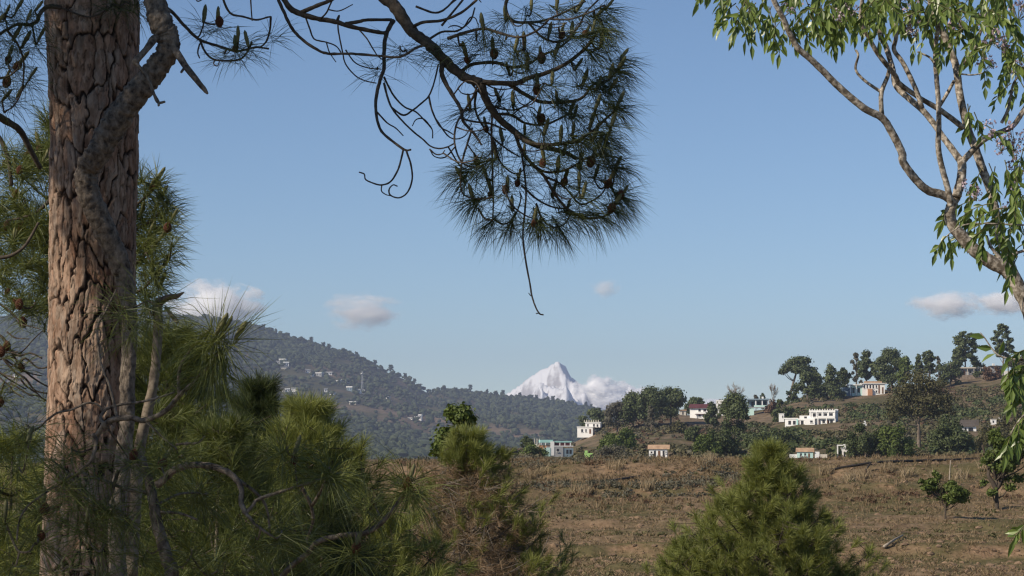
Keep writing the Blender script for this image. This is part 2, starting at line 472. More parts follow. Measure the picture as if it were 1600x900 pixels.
# snow mountain -------------------------------------------------------
k = NT("snow_and_rock")
g = k.n("ShaderNodeNewGeometry"); sx = k.n("ShaderNodeSeparateXYZ"); k.l(g.outputs["Normal"], sx.inputs[0])
f = k.math('ADD', sx.outputs[2], k.math('MULTIPLY', k.noise(0.035, 7, 0.7), 0.8))
k.base(k.ramp(f, [(0.66, (0.34, 0.33, 0.34)), (0.86, (0.68, 0.69, 0.72))]), 0.7); k.bump(k.noise(0.03, 6), 0.5, 10.0)
M["snow"] = k.m
_su = np.array([600, 700, 740, 775, 800, 815, 822, 830, 846, 856, 862, 868, 880, 884, 887, 891, 897, 905, 930, 960, 1010, 1060, 1150, 1300.0])
_sp = np.array([695, 676, 654, 627, 609, 599, 593, 588, 579, 575, 571, 570, 570, 573, 580, 588, 595, 603, 612, 622, 640, 655, 668, 690.0])
U = np.arange(600, 1300, 1.5); YY = np.arange(5750, 6990, 8.0)
UU, Y = np.meshgrid(U, YY, indexing='ij'); X = (UU - 800) / FPX * Y
rp = np.interp(UU, _su, _sp) + 1.2 * fbm(UU / 5, UU * 0, 40, 3)
Yr = 6500 + 85 * fbm(UU / 60, UU * 0, 41, 2)
dY = np.abs(Y - Yr)
fac = (700 - rp) / FPX * 6500
prof = fac - dY * 0.55
rid = 1 - np.abs(fbm((X + 0.5 * Y) / 125, (Y - .2 * X) / 280, 42, 4)) * 2.2
Z = prof + np.clip(dY / 80, 0, 1) * 78 * (rid - 0.55) + np.clip(dY / 55, 0, 1) * 44 * fbm(X / 40, Y / 40, 44, 4)
# a bright spur that drops from the summit towards the viewer
su = 868 - (6500 - Y) * 0.15
Z = np.maximum(Z, np.where(Y < 6500, fac.max() - 30 - (6500 - Y) * 0.62 - np.abs(UU - su) * 3.5, -1e3) + 7 * fbm(X / 27, Y / 27, 45, 3))
grid_sheet("mountain", X, Y, np.minimum(Z, fac + 4), M["snow"])

# clouds ---------------------------------------------------------------
def cloud_mat(dens, seed, edge, ns):
    m = bpy.data.materials.new("cloud_vapour"); m.use_nodes = True; t = m.node_tree
    for x in list(t.nodes):
        if x.type != 'OUTPUT_MATERIAL': t.nodes.remove(x)
    out = [x for x in t.nodes if x.type == 'OUTPUT_MATERIAL'][0]
    tc = t.nodes.new("ShaderNodeTexCoord"); ln = t.nodes.new("ShaderNodeVectorMath"); ln.operation = 'LENGTH'
    t.links.new(tc.outputs["Object"], ln.inputs[0])
    no = t.nodes.new("ShaderNodeTexNoise"); no.noise_dimensions = '4D'; no.inputs["W"].default_value = seed
    no.inputs["Scale"].default_value = ns; no.inputs["Detail"].default_value = 6; no.inputs["Roughness"].default_value = 0.68
    t.links.new(tc.outputs["Object"], no.inputs["Vector"])
    def mth(op, a, b, clamp=False):
        x = t.nodes.new("ShaderNodeMath"); x.operation = op; x.use_clamp = clamp
        for s_, i in ((a, 0), (b, 1)):
            if isinstance(s_, (int, float)): x.inputs[i].default_value = s_
            else: t.links.new(s_, x.inputs[i])
        return x.outputs[0]
    f = mth('SUBTRACT', 0.95, ln.outputs["Value"])
    f = mth('ADD', mth('MULTIPLY', f, edge), mth('MULTIPLY', mth('SUBTRACT', no.outputs["Fac"], 0.54), 4.2))
    f = mth('MULTIPLY', f, 1.0, True)
    f = mth('POWER', f, 1.6)
    vs = t.nodes.new("ShaderNodeVolumePrincipled")
    vs.inputs["Color"].default_value = (1, 1, 1, 1); vs.inputs["Anisotropy"].default_value = -0.15
    t.links.new(mth('MULTIPLY', f, dens), vs.inputs["Density"]); t.links.new(vs.outputs[0], out.inputs["Volume"])
    return m
def cloud(px, py, w, h, Y, dens, seed, label, edge=1.5, ns=1.7):
    mb = MB(); nu, nv = 28, 16
    th = np.linspace(0, 2 * np.pi, nu, endpoint=False); ph = np.linspace(0, np.pi, nv + 1)[1:-1]
    TH, PH = np.meshgrid(th, ph)
    r = 1.0 + 0.07 * np.sin(3 * TH + seed) * np.sin(PH) ** 2
    v = np.stack([r * np.cos(TH) * np.sin(PH), r * np.sin(TH) * np.sin(PH), r * np.cos(PH)], -1).reshape(-1, 3)
    q = [((i + 1) * nu + j, (i + 1) * nu + (j + 1) % nu, i * nu + (j + 1) % nu, i * nu + j) for i in range(nv - 2) for j in range(nu)]
    t = [(len(v), j, (j + 1) % nu) for j in range(nu)] + [(len(v) + 1, (nv - 2) * nu + (j + 1) % nu, (nv - 2) * nu + j) for j in range(nu)]
    mb.add(np.vstack([v, (0, 0, 1), (0, 0, -1)]), q, t)
    o = mb.build("cloud", cloud_mat(dens, seed, edge, ns))
    s = Y / FPX / 2
    o.location = P(px, py, Y); o.scale = (w * s, w * s * 0.5, h * s)
    tag(o, label, "cloud", "small clouds low over the hills")
CY = 7600
cloud(338, 478, 175, 92, CY, 0.16, 3, "broad white cloud rising behind the wooded ridge right of the pine trunk")
cloud(564, 486, 150, 70, CY, 0.05, 7, "thin oval cloud floating alone above the middle of the wooded ridge", 1.15)
cloud(946, 451, 60, 38, CY, 0.035, 11, "tiny wisp of cloud high above the snow peak")
cloud(1474, 478, 130, 60, CY, 0.085, 15, "pale cloud over the tall pines of the hill, left of its pair")
cloud(1572, 475, 120, 56, CY, 0.09, 19, "pale cloud behind the chinaberry stem, right of its pair")
cloud(937, 619, 98, 70, 6350, 1.4, 23, "cream cloud hugging the right shoulder of the snow peak")
cloud(980, 622, 84, 56, 6450, 0.9, 27, "smaller cream cloud between the snow peak and the near hill")
cloud(1110, 634, 90, 26, CY, 0.14, 31, "flat cloud just above the white gabled house on the hill")

# haze --------------------------------------------------------------------
mb = MB(); box(mb, -6500, 6500, -300, 7050, -151.5, 300)
hz = mb.build("haze", [], smooth=False)
tag(hz, kind="stuff")
m = bpy.data.materials.new("haze_air"); m.use_nodes = True
for x in list(m.node_tree.nodes):
    if x.type != 'OUTPUT_MATERIAL': m.node_tree.nodes.remove(x)
v = m.node_tree.nodes.new("ShaderNodeVolumePrincipled")
v.inputs["Color"].default_value = (0.47, 0.55, 0.76, 1); v.inputs["Density"].default_value = 0.000108
m.node_tree.links.new(v.outputs[0], [x for x in m.node_tree.nodes if x.type == 'OUTPUT_MATERIAL'][0].inputs["Volume"])
hz.data.materials.append(m)
# ------------------------------------------------------------------ painted surfaces of the houses
M["white"] = plain("white_wash", (0.80, 0.79, 0.76), 0.8, 0.12, 0.35)
M["offwhite"] = plain("cream_wash", (0.62, 0.57, 0.48), 0.8, 0.2, 0.35)
M["greywall"] = plain("grey_plaster", (0.35, 0.355, 0.36), 0.85, 0.2, 0.35)
M["stone"] = rough_mat("rubble_stone", (0.16, 0.125, 0.095), (0.36, 0.285, 0.22), 1.6, 0.6, 0.1)
M["teal"] = plain("teal_paint", (0.36, 0.62, 0.57), 0.7, 0.15, 0.3)
M["mint"] = plain("mint_paint", (0.52, 0.72, 0.66), 0.7, 0.15, 0.3)
M["lime"] = plain("lime_paint", (0.42, 0.68, 0.22), 0.7, 0.15, 0.3)
M["orange"] = plain("orange_paint", (0.48, 0.25, 0.14), 0.7, 0.2, 0.3)
M["terracotta"] = rough_mat("terracotta_tiles", (0.30, 0.19, 0.12), (0.46, 0.32, 0.21), 1.5, 0.5, 0.05)
M["maroon"] = plain("maroon_sheet", (0.105, 0.038, 0.042), 0.6, 0.2, 0.5)
M["slate"] = plain("dark_roof", (0.10, 0.085, 0.075), 0.8, 0.3, 0.5)
M["bluegrey"] = plain("blue_grey_slab", (0.20, 0.27, 0.32), 0.7, 0.2, 0.3)
M["dark"] = plain("dark_opening", (0.035, 0.035, 0.04), 0.35, 0.2, 0.5)
M["door"] = plain("brown_door", (0.17, 0.09, 0.055), 0.6, 0.2, 0.5)
M["metal"] = plain("galvanised_steel", (0.42, 0.43, 0.45), 0.5, 0.15, 0.5)

HOUSE_BOX = []
def house(px, py, parts, label, rot=0.0, name="house", cat="house", group="houses on the near hill", pt=None, dz=0):
    """parts in photo pixels from the left foot of the front: x right, y back, z up"""
    p = hill_pt(px, py) if pt is None else pt
    s = p[1] / FPX; kx = s / math.cos(R(rot))
    if pt is None:
        xx = p[0] + np.linspace(-2, 40, 22) * s * .8; p[2] = max(p[2], float(np.max(hill_z(xx, p[1] + np.linspace(0, -8, 22) * s)) - 0.1)) + dz * s
    root = thing(name, label, cat, p, group, R(rot))
    xs = [v for w in parts for v in (w[1:3] if w[0] in ('window', 'door', 'opening') else (w[3:5] if w[0] == 'gable' else w[2:4]))]
    HOUSE_BOX.append((px + min(xs) - 3, px + max(xs) + 3, py - 12, py + 13))
    for w in parts:
        kind = w[0]
        if kind in ("window", "door", "opening"):
            _, x0, x1, z0, z1, y = w[:6]
            mb = MB(); box(mb, x0 * kx, x1 * kx, y * s - 0.04, y * s + 0.10, z0 * s, z1 * s)
            o = mb.build(kind, M["door"] if kind == "door" else M["dark"], root, smooth=False, local=True)
            if kind == "window":
                mb = MB(); t = 0.10; Y0, Y1 = y * s - 0.10, y * s + 0.05
                X0, X1, Z0, Z1 = x0 * kx, x1 * kx, z0 * s, z1 * s
                box(mb, X0 - t, X1 + t, Y0 - 0.08, Y1, Z0 - t, Z0 - 0.004)
                mb.build("sill", w[6] if len(w) > 6 else M["white"], o, smooth=False, local=True)
        elif kind == "gable":
            _, nm, m, x0, x1, y0, y1, z0, z1, axis = w
            X0, X1, Y0, Y1, Z0, Z1 = x0 * kx, x1 * kx, y0 * s, y1 * s, z0 * s, z1 * s
            mb = MB()
            if axis == 'x':
                ym = (Y0 + Y1) / 2
                v = [(X0, Y0, Z0), (X1, Y0, Z0), (X1, Y1, Z0), (X0, Y1, Z0), (X0, ym, Z1), (X1, ym, Z1)]
                mb.add(v, [(0, 3, 2, 1), (0, 1, 5, 4), (2, 3, 4, 5)], [(0, 4, 3), (1, 2, 5)])
            else:
                xm = (X0 + X1) / 2
                v = [(X0, Y0, Z0), (X1, Y0, Z0), (X1, Y1, Z0), (X0, Y1, Z0), (xm, Y0, Z1), (xm, Y1, Z1)]
                mb.add(v, [(0, 3, 2, 1), (1, 2, 5, 4), (3, 0, 4, 5)], [(0, 1, 4), (2, 3, 5)])
            mb.build(nm, m, root, smooth=False, local=True)
        else:
            nm, m, x0, x1, y0, y1, z0, z1 = w
            mb = MB(); box(mb, x0 * kx, x1 * kx, y0 * s, y1 * s, z0 * s, z1 * s)
            mb.build(nm, m, root, smooth=False, local=True)
    return root

W, D_, G_ = M["white"], M["dark"], M["greywall"]
# white gabled two-storey house with balcony
house(1078, 653, [("wall", W, 0, 30, 0, 14, -6, 15), ("gable", "roof", M["maroon"], -1.5, 32, -3.5, 16, 15.05, 21.5, 'x'),
    ("balcony", W, 9, 31, -3.2, -0.05, 6.0, 8.6), ("canopy", M["maroon"], 8, 31.5, -3.4, -0.05, 5.2, 5.95), ("window", 13, 16.5, 9.6, 13.4, 0), ("window", 20.5, 25, 9.6, 13.4, 0),
    ("window", 13, 16.5, 1.6, 5, 0), ("door", 21, 24.5, 0, 5, 0), ("post", W, 9.2, 10.2, -3.1, -2.2, -5, 5.15), ("post", W, 29.8, 30.8, -3.1, -2.2, -5, 5.15)],
    "white two storey house with maroon gabled roof and a front balcony", -16)
house(1119, 650, [("wall", W, 0, 16, 0, 14, -8, 18), ("parapet", W, -0.4, 16.4, -0.4, 0.8, 18.05, 19.5), ("parapet", W, -0.4, 0.9, 0.85, 14, 18.05, 19.5),
    ("water_tank", M["slate"], 4, 7, 5, 8, 18.05, 21), ("window", 10, 12.5, 9, 13, 0)], "plain white block house half hidden by the tall dark tree", -8, dz=3)
house(1166, 650, [("wall", M["mint"], -2, 12, -1, 10, -7, 6), ("floor_slab", M["greywall"], -1, 38, -2, 12, 6.05, 7.2), ("wall", M["bluegrey"], 2, 34, 5, 12, 7.25, 18),
    ("roof", M["bluegrey"], -2, 36, -3, 13, 18.05, 20.2), ("column", W, 14, 15.6, -1.5, 0, 7.25, 18), ("column", W, 24, 25.6, -1.5, 0, 7.25, 18), ("column", M["greywall"], 32.5, 34, -1.5, 0, 7.25, 18),
    ("railing", M["mint"], 12, 34, -1.9, -1.5, 7.25, 10), ("opening", 17, 22, 7.4, 15.5, 5), ("opening", 8, 12, 7.4, 15.5, 5), ("opening", 27, 31, 7.4, 15.5, 5), ("water_tank", W, 24, 27, 4, 7, 20.25, 23.5),
    ("terrace", M["offwhite"], 34, 46, -1, 8, -4, 4.5)], "flat roofed house with teal walls and a columned open veranda", -6, dz=3)
house(1217, 663, [("wall", W, 0, 8, 0, 7, -4, 8.5), ("roof", W, -0.5, 8.5, -0.6, 7.5, 8.55, 9.3), ("opening", 5.2, 6.8, 2, 6, 0)], "tiny white box hut left of the battlemented white building", -10)
bt = [("wall", W, 17, 55, 0, 22, -6, 19), ("parapet", W, 16.5, 55.5, -1.2, 0.4, 19.05, 22), ("parapet", W, 54.3, 55.6, 0.45, 22, 19.05, 22), ("slab", W, 17, 55.5, -4.2, -0.05, 9.2, 10.6),
      ("railing", W, 30, 55.3, -4.2, -3.4, 10.65, 13.2), ("wall", W, 11, 26, -5.5, -0.06, -6, 9.5), ("window", 19, 22.8, 3, 6.2, -5.5),
      ("wing", W, 2, 16.9, 1, 14, -6, 14), ("railing", W, 0, 16, 0.2, 0.95, 7, 9.6), ("opening", 4, 8, 0, 6, 1), ("opening", 9, 13, 8.6, 12.5, 1),
      ("terrace", W, -20, -0.2, 2, 12, -6, 8.5), ("railing", W, -21, -0.3, 1.4, 1.95, 9.2, 10.4), ("slab", W, -21, -0.2, 1.3, 12, 8.55, 9.1), ("opening", -15, -11, 0, 6, 2), ("opening", -8, -4, 0, 6, 2), ("pediment", M["teal"], -2.6, -0.25, 1.1, 1.35, -4, 8.5),
      ("porch", W, 60, 66, -2, 8, -6, 4)]
for q in range(4): bt.append(("window", 22 + q * 8.3, 26.5 + q * 8.3, 12, 17.5, 0))
for q in range(3): bt.append(("column", W, 29.6 + q * 12.6, 31 + q * 12.6, -4.1, -3.2, -6, 9.15))
for q in range(5): bt.append(("column", W, 18 + q * 9, 19.2 + q * 9, -1.15, -0.1, 10.65, 19))
bt += [("door", 28.5, 32, 0, 7, -0.05), ("window", 36, 40, 2, 7, 0), ("door", 42.5, 46, 0, 7, 0), ("window", 47.5, 51.5, 2, 7, 0)]
for q in range(11): bt.append(("merlon", W, 17 + q * 3.75, 18.3 + q * 3.75, -1.15, 0.35, 22.05, 24))
for q in range(5): bt.append(("merlon", W, 54.35, 55.55, 2 + q * 4.4, 4 + q * 4.4, 22.05, 24))
house(1247, 664, bt, "large white two storey building with battlemented roof edge and a long left wing", -20, "building", "building")
house(1333, 619, [("wall", W, 14, 49, 0, 16, -5, 14.5), ("roof", W, 12, 54, -2, 17, 14.55, 15.6), ("roof_hut", M["terracotta"], 18, 45, 3, 14, 15.65, 18.6), ("wall", M["mint"], -2, 13.9, 1, 14, -5, 12), ("roof", W, -10, 13.8, -3, 14, 12.05, 13.4),
    ("column", W, -5, -3.6, -2.6, -1.2, -4, 12), ("column", W, 4, 5.4, -2.6, -1.2, -4, 12), ("opening", -1, 2.4, 0, 8, 1), ("opening", 7, 11, 0.5, 8, 1), ("lean_to", M["orange"], 22.5, 29.5, -4, -0.05, -4, 6.5), ("veranda", M["bluegrey"], -18, -2.05, 3, 12, -5, 9),
    ("window", 16.5, 18.7, 7.5, 12.5, 0), ("window", 21, 23, 7.5, 12.5, 0), ("window", 25.4, 27.8, 7, 12.5, 0), ("window", 30, 32.3, 7, 12.5, 0), ("window", 35, 37, 8, 12, 0), ("door", 39, 41.4, -1, 12.5, 0), ("door", 44.6, 47, -1, 9, 0), ("window", 35, 37, 0.5, 4, 0)],
    "white row house with terracotta rooftop and an orange lean-to under the pines", -4, dz=4.5)
lh = [("retaining_wall", M["stone"], -3, 54, -4, 16, -12, 0), ("wall", M["greywall"], 0, 50, 0, 14, 0.05, 10), ("roof", M["slate"], -3, 52, -3.2, 15, 10.05, 12), ("roof_edge", M["offwhite"], -3, 52, -3.7, -3.25, 10.4, 12.4),
      ("annex", M["offwhite"], -17, -0.1, 1, 12, -4, 7), ("annex_roof", W, -18, -3.1, 0, 12, 7.05, 8)]
for q in range(5): lh.append(("window" if q != 1 else "door", 3.5 + q * 9.6, 7 + q * 9.6, 2.2 if q != 1 else 0.1, 7.4, 0))
for q in range(6): lh.append(("post", M["offwhite"], -1.5 + q * 10.2, -0.7 + q * 10.2, -3.1, -2.3, 0.05, 10.0))
house(1492, 592, lh, "long low grey house with dark flat roof standing on a rubble stone terrace wall", 2, dz=6)
house(1549, 592, [("wall", G_, 0, 19, 0, 10, -6, 8), ("roof", M["slate"], -1.5, 21, -2.4, 11, 8.05, 9.6), ("window", 7, 10, 2.5, 6.5, 0), ("water_tank", W, 3, 6.5, 3, 6, 9.65, 13), ("yard_wall", W, 20, 42, -3, -1.5, -8, 1.5)],
    "small grey house with a white roof tank beside the brown tree", 3, dz=5)
house(1012, 716, [("wall", W, 2, 30, 0, 14, -5, 12), ("gable", "roof", M["terracotta"], 0, 34, -2.2, 16.5, 12.05, 19, 'x'), ("opening", 9.5, 12.5, -1, 9.5, 0), ("door", 16, 19.5, -1, 9.5, 0), ("opening", 23, 26, -1, 9.5, 0),
    ("window", 4.5, 7, 5.5, 8.5, 0), ("window", 27.3, 29, 6, 8.5, 0), ("porch_slab", W, 2, 30, -2, -0.05, -5, -1)], "little white hut with tan tiled roof and dark doorways at the hill foot", -7, "hut", "hut", dz=2)
house(902, 692, [("wall", W, 0, 24, 0, 16, -6, 9.5), ("parapet", W, -0.6, 24.4, -0.8, 0.5, 9.55, 11), ("upper_storey", W, 12, 35, 3, 16, 9.6, 17), ("roof", W, 11, 36, 1.8, 17, 17.05, 18.2), ("window", 6, 9, 2.5, 7, 0), ("window", 12.5, 14.5, 2.5, 7, 0), ("door", 18.5, 21.5, 0, 7, 0),
    ("window", 15, 17, 11, 15, 3), ("window", 24, 26.5, 11, 15, 3), ("window", 29.5, 32, 10.5, 14.5, 3)] + [("pillar", M["offwhite"], 9.5 + q * 3.6, 10.4 + q * 3.6, 6, 7, 18.25, 21.6) for q in range(7)],
    "white stepped two storey house with a row of roof stubs above the bushes", -12)
house(846, 712, [("wall", G_, 8, 34, 0, 16, -4, 14), ("wall", W, 14, 20, -0.6, -0.05, 0, 22), ("wall", M["orange"], -2, 13.9, 3, 14, -4, 16), ("roof", M["teal"], -2, 18, 0, 14, 20.2, 24.5), ("roof_slab", M["teal"], 18.1, 48, 4, 16, 20.5, 22.5), ("storey", M["maroon"], 20.1, 46, 5, 15, 14.1, 20.4),
    ("post", W, -1, 0.2, 0.2, 1.2, 16, 20.1), ("post", W, 6, 7.2, 0.2, 1.2, 16, 20.1), ("terrace", M["bluegrey"], 34.1, 50, 1, 14, -4, 11.5), ("railing", W, 20, 50, -0.5, 0, 14.05, 15.4), ("window", 24, 27, 6, 10.5, 0), ("opening", 39, 42, 3, 9, 1), ("opening", 44, 47, 3, 9, 1), ("wall", M["mint"], 4, 13.8, -1.2, 2.9, -4, 12),
    ("post", W, 28, 29.4, -0.45, -0.05, 15.45, 20), ("post", W, 36, 37.2, -0.45, -0.05, 15.45, 20), ("post", W, 44.5, 46, -0.45, -0.05, 15.45, 20)],
    "grey and orange house with bright teal roof left of the stepped white one", 8)
house(831, 704, [("wall", M["offwhite"], 0, 12, 0, 8, -6, 9)] + [("column", M["offwhite"], q * 3.7, 1.2 + q * 3.7, 0.2, 1.4, 9.05, 18.5) for q in range(4)] + [("slab", W, 3, 11, 0, 8, 9.06, 10)], "unfinished pale building of bare roof columns at the left foot of the hill", 0, "unfinished_building", "building")
house(1240, 716, [("wall", M["mint"], 6, 30, 0, 12, -5, 7.5), ("gable", "roof", M["terracotta"], 4, 32, -1.5, 14, 7.55, 14, 'x'), ("window", 10, 12.5, 1.8, 5.5, 0), ("window", 16.5, 19, 1.8, 5.5, 0), ("door", 22.5, 25, -1, 5.5, 0), ("yard_wall", W, -6, 5.5, 2, 3.4, -5, 4), ("shed", W, 33, 40, 1, 8, -5, 8), ("yard_wall", M["offwhite"], 41, 52, 2, 3, -5, 4)],
    "low pale blue cottage with tan tiled roof behind the pointed young pine", -4, "cottage", "cottage", dz=2)
house(1308, 714, [("post", W, 0, 1.8, 0, 2, -5, 17), ("lintel", W, 0, 18, 0, 2, 17.05, 19), ("wall", W, 8, 18, 4, 12, -5, 13), ("roof", W, 7, 19, 3, 13, 13.05, 14.5), ("opening", 10.5, 13, 0, 8, 4), ("water_tank", W, 11, 15, 6, 10, 14.55, 20)], "white hut with a tall gate frame beside the round dark bushes", -3, "hut", "hut")
house(1503, 674, [("wall", W, 0, 22, 0, 12, -5, 7), ("gable", "roof", M["slate"], -2, 20, -3, 14, 7.05, 15, 'x'), ("opening", 4, 7, -1, 5.5, 0), ("opening", 10, 17, -1, 5.5, 0), ("gable", "rear_roof", M["slate"], 0, 28, 14.1, 22, 9, 18, 'x')], "dark roofed white walled hut sunk among shade trees on the right slope", -5, "hut", "hut")
house(1549, 664, [("wall", W, 0, 8, 0, 6, -4, 5), ("roof", M["offwhite"], -.6, 8.6, -.6, 6.6, 5.05, 6), ("opening", 2, 4, 0, 3.4, 0)], "small white shed below the long grey house, left of a smaller white box", 0, "shed", "shed")
house(1562, 660, [("wall", W, 0, 5, 0, 5, -4, 4.6), ("roof", W, -.4, 5.4, -.4, 5.4, 4.65, 5.3), ("opening", 3, 4.2, 0, 3, 0)], "tiny white box building right of the small white shed", 0, "shed", "shed")
house(914, 716, [("wall", M["lime"], 0, 12, 0, 6, -3, 8), ("parapet", M["lime"], -0.3, 4, -0.3, 0.6, 8.05, 12), ("opening", 7.5, 9.5, 0, 5.5, 0)], "lime green little house peeping out under the round green tree", 5, "hut", "hut")
house(1062, 648, [("wall", M["offwhite"], 0, 10, 0, 7, -4, 6), ("roof", M["terracotta"], -1, 11, -1.2, 8, 6.05, 8), ("opening", 4, 6, 0, 4.5, 0)], "small tan hut left of the maroon roofed white house", 0, "hut", "hut")
house(1271, 619, [("wall", M["mint"], 0, 7, 0, 5, -4, 5.5), ("roof", M["teal"], -0.5, 7.5, -0.6, 5.5, 5.55, 6.4), ("opening", 2.2, 4, 0, 4, 0)], "mint green hut half hidden beneath the dark ridge trees", 0, "hut", "hut")
house(1293, 618, [("wall", M["mint"], 0, 4, 0, 4, -4, 6), ("roof", M["mint"], -.4, 4.4, -.5, 4.4, 6.05, 6.8), ("opening", 1.2, 2.4, 0, 3.6, 0)], "narrow mint hut just right of the other mint one", 0, "hut", "hut")
house(1232, 621, [("wall", M["offwhite"], 0, 9, 0, 5, -4, 2.2), ("roof", W, -0.6, 9.6, -.6, 5.5, 2.25, 3.2), ("opening", 3, 5, -1, 1.4, 0)], "low cream shelter at the foot of the leaning tall pine", 0, "shed", "shed")
house(1349, 666, [("wall", W, 0, 5, 0, 4, -4, 5), ("water_tank", W, 1.2, 3.8, 1, 3.4, 5.05, 8.5), ("opening", 1.5, 3, -1, 3, 0)], "white pump hut with a round tank above the dark bushes", 0, "hut", "hut")

# ------------------------------------------------------------------ trees of the near hill
def limbs(mb, base, top, H, W, tips, r0, seg=6):
    tube(mb, [base, base * 0.5 + top * 0.5 + np.array((rng.normal() * W * .02, 0, 0)), top], [r0, r0 * .75, r0 * .4], seg, 4, 0.08)
    for p in tips:
        k = min(0.95, max(0.25, (p[2] - base[2]) / max(top[2] - base[2], .1) - 0.22 - 0.1 * rng.random()))
        a = base * (1 - k) + top * k
        tube(mb, [a, a * .5 + p * .5 + np.array((0, 0, -0.03 * H)), p], [r0 * .35, r0 * .25, r0 * .08], 5, 3)

def crown_pts(blobs, n):
    """blobs: rows of centre xyz, radii xyz"""
    b = np.asarray(blobs, float)
    wt = (b[:, 3] * b[:, 5]); cnt = np.maximum(12, n * wt / wt.sum()).astype(int)
    ps = []; ns = []
    for row, c in zip(b, cnt):
        d = sph(c)
        rr = 0.35 + 0.65 * rng.random((c, 1)) ** 0.5
        rr = rr * (1 + 0.24 * rng.normal(size=(c, 1)))
        ps.append(row[:3] + d * rr * row[3:6]); ns.append(d)
    return np.concatenate(ps), np.concatenate(ns)

def style_blobs(style, H, W):
    B = []
    r = random
    if style == "round":
        for k in range(30):
            a = r.uniform(0, 6.28); q = math.sqrt(r.random()); z = r.uniform(.28, .90)
            f = math.sin(min(1, (z - .2) / .66) * math.pi * .84 + .25)
            s = r.uniform(.08, .19) * W
            B.append((math.cos(a) * q * W * .38 * f, math.sin(a) * q * W * .38 * f, z * H, s, s, s * .8))
    elif style == "bush":
        for k in range(28):
            a = r.uniform(0, 6.28); q = math.sqrt(r.random()); z = r.uniform(.08, .86) * (1 - .45 * q * q)
            s = r.uniform(.08, .18) * W
            B.append((math.cos(a) * q * W * .4, math.sin(a) * q * W * .4, z * H, s, s, min(s, .3 * H)))
    elif style == "conifer":
        for k in range(26):
            z = .14 + .8 * (k / 25); f = (1 - z) ** .75 * .52 + .04; a = k * 2.4; q = r.uniform(.35, 1)
            s = (.10 + .13 * (1 - z)) * W * r.uniform(.9, 1.3)
            B.append((math.cos(a) * q * W * f, math.sin(a) * q * W * f, z * H, s, s, s * .8))
    elif style == "pine":
        for k in range(34):
            z = .34 + .60 * (k / 33); f = (.46 if z < .8 else .46 * (1.08 - z) / .28); a = k * 2.4 + r.random(); q = r.uniform(.35, 1)
            s = r.uniform(.09, .17) * W
            B.append((math.cos(a) * q * W * f, math.sin(a) * q * W * f, z * H, s, s, s * .62))
    elif style == "umbrella":
        for k in range(24):
            a = k * 2.4; q = math.sqrt(r.random()); z = .62 + .30 * (1 - q * q) * r.uniform(.7, 1.05)
            s = r.uniform(.10, .17) * W
            B.append((math.cos(a) * q * W * .42, math.sin(a) * q * W * .42, z * H, s, s, s * .6))
    elif style == "sparse":
        for k in range(13):
            z = .25 + .7 * (k / 12); a = k * 2.4; q = r.uniform(.2, 1); f = .4 * math.sin(min(1, (1.06 - z) * 2) * 1.5)
            s = r.uniform(.10, .18) * W
            B.append((math.cos(a) * q * W * f, math.sin(a) * q * W * f, z * H, s, s, s))
    return B

def bare_branches(mb, base, H, W, r0, depth=4):
    def rec(p, d, L, r, k):
        e = p + d * L; tube(mb, [p, p + d * L * .5 + rng.normal(size=3) * L * .04, e], [r, r * .75, r * .55], 5, 3)
        if k == 0: return
        for _ in range(4):
            nd = nrm(d + rng.normal(size=3) * np.array((.42 * W / H * 2.0, .42 * W / H * 2.0, .2)) + np.array((0, 0, .25)))
            rec(e - d * L * random.uniform(0, .35), nd, L * random.uniform(.5, .8), r * .62, k - 1)
    rec(base, np.array((0, 0, 1.0)), H * .34, r0, depth)

def hill_tree(px, py, top, w, style, mat, label, name="tree", cat="tree", group="trees on the near hill", lean=0.0, dens=1.0, pt=None, blobs=None, bark="hill_bark", leaf=2.7, trunk_w=None, fork=0.93):
    p = hill_pt(px, py) if pt is None else np.asarray(pt, float)
    s = p[1] / FPX
    H = (py - top) * s; W_ = w * s
    root = thing(name, label, cat, p, group)
    t = MB(); r0 = (trunk_w * s / 2) if trunk_w else max(0.09, 0.02 * H + 0.008 * W_)
    if style == "bare":
        bare_branches(t, p - np.array((0, 0, .5)), H, W_, r0 * .9); t.build("trunk", M[bark], root); return root
    B = style_blobs(style, H, W_) if blobs is None else [(b[0] * s, b[1] * s, b[2] * s, b[3] * s, b[3] * s, b[4] * s) for b in blobs]
    B = [(b[0] + lean * s * b[2] / H,) + tuple(b[1:]) for b in B]
    zt = max(b[2] for b in B)
    top_p = np.array((p[0] + lean * s * zt / H * fork, p[1], p[2] + zt * fork))
    base = p - np.array((0, 0, .6))
    tips = [p + np.array(b[:3]) for b in random.sample(B, min(len(B), 9 if blobs is None else 40))]
    limbs(t, base, top_p, H, W_, tips, r0)
    t.build("trunk", M[bark], root)
    n = int(np.clip(w * (py - top) * 2.2, 400, 12000) * dens)
    cp, cn = crown_pts(B, n)
    keep = cp[:, 2] > 0.03 * H
    cp, cn = cp[keep] + p, cn[keep]
    c = MB(); facets(c, cp, nrm(cn * 0.8 + 0.75 * sph(len(cp)) + np.array((0, 0, .25))), (0.55 + 0.8 * rng.random(len(cp))) * leaf * s)
    c.build("crown", mat if not isinstance(mat, str) else M[mat], root, smooth=False)
    return root

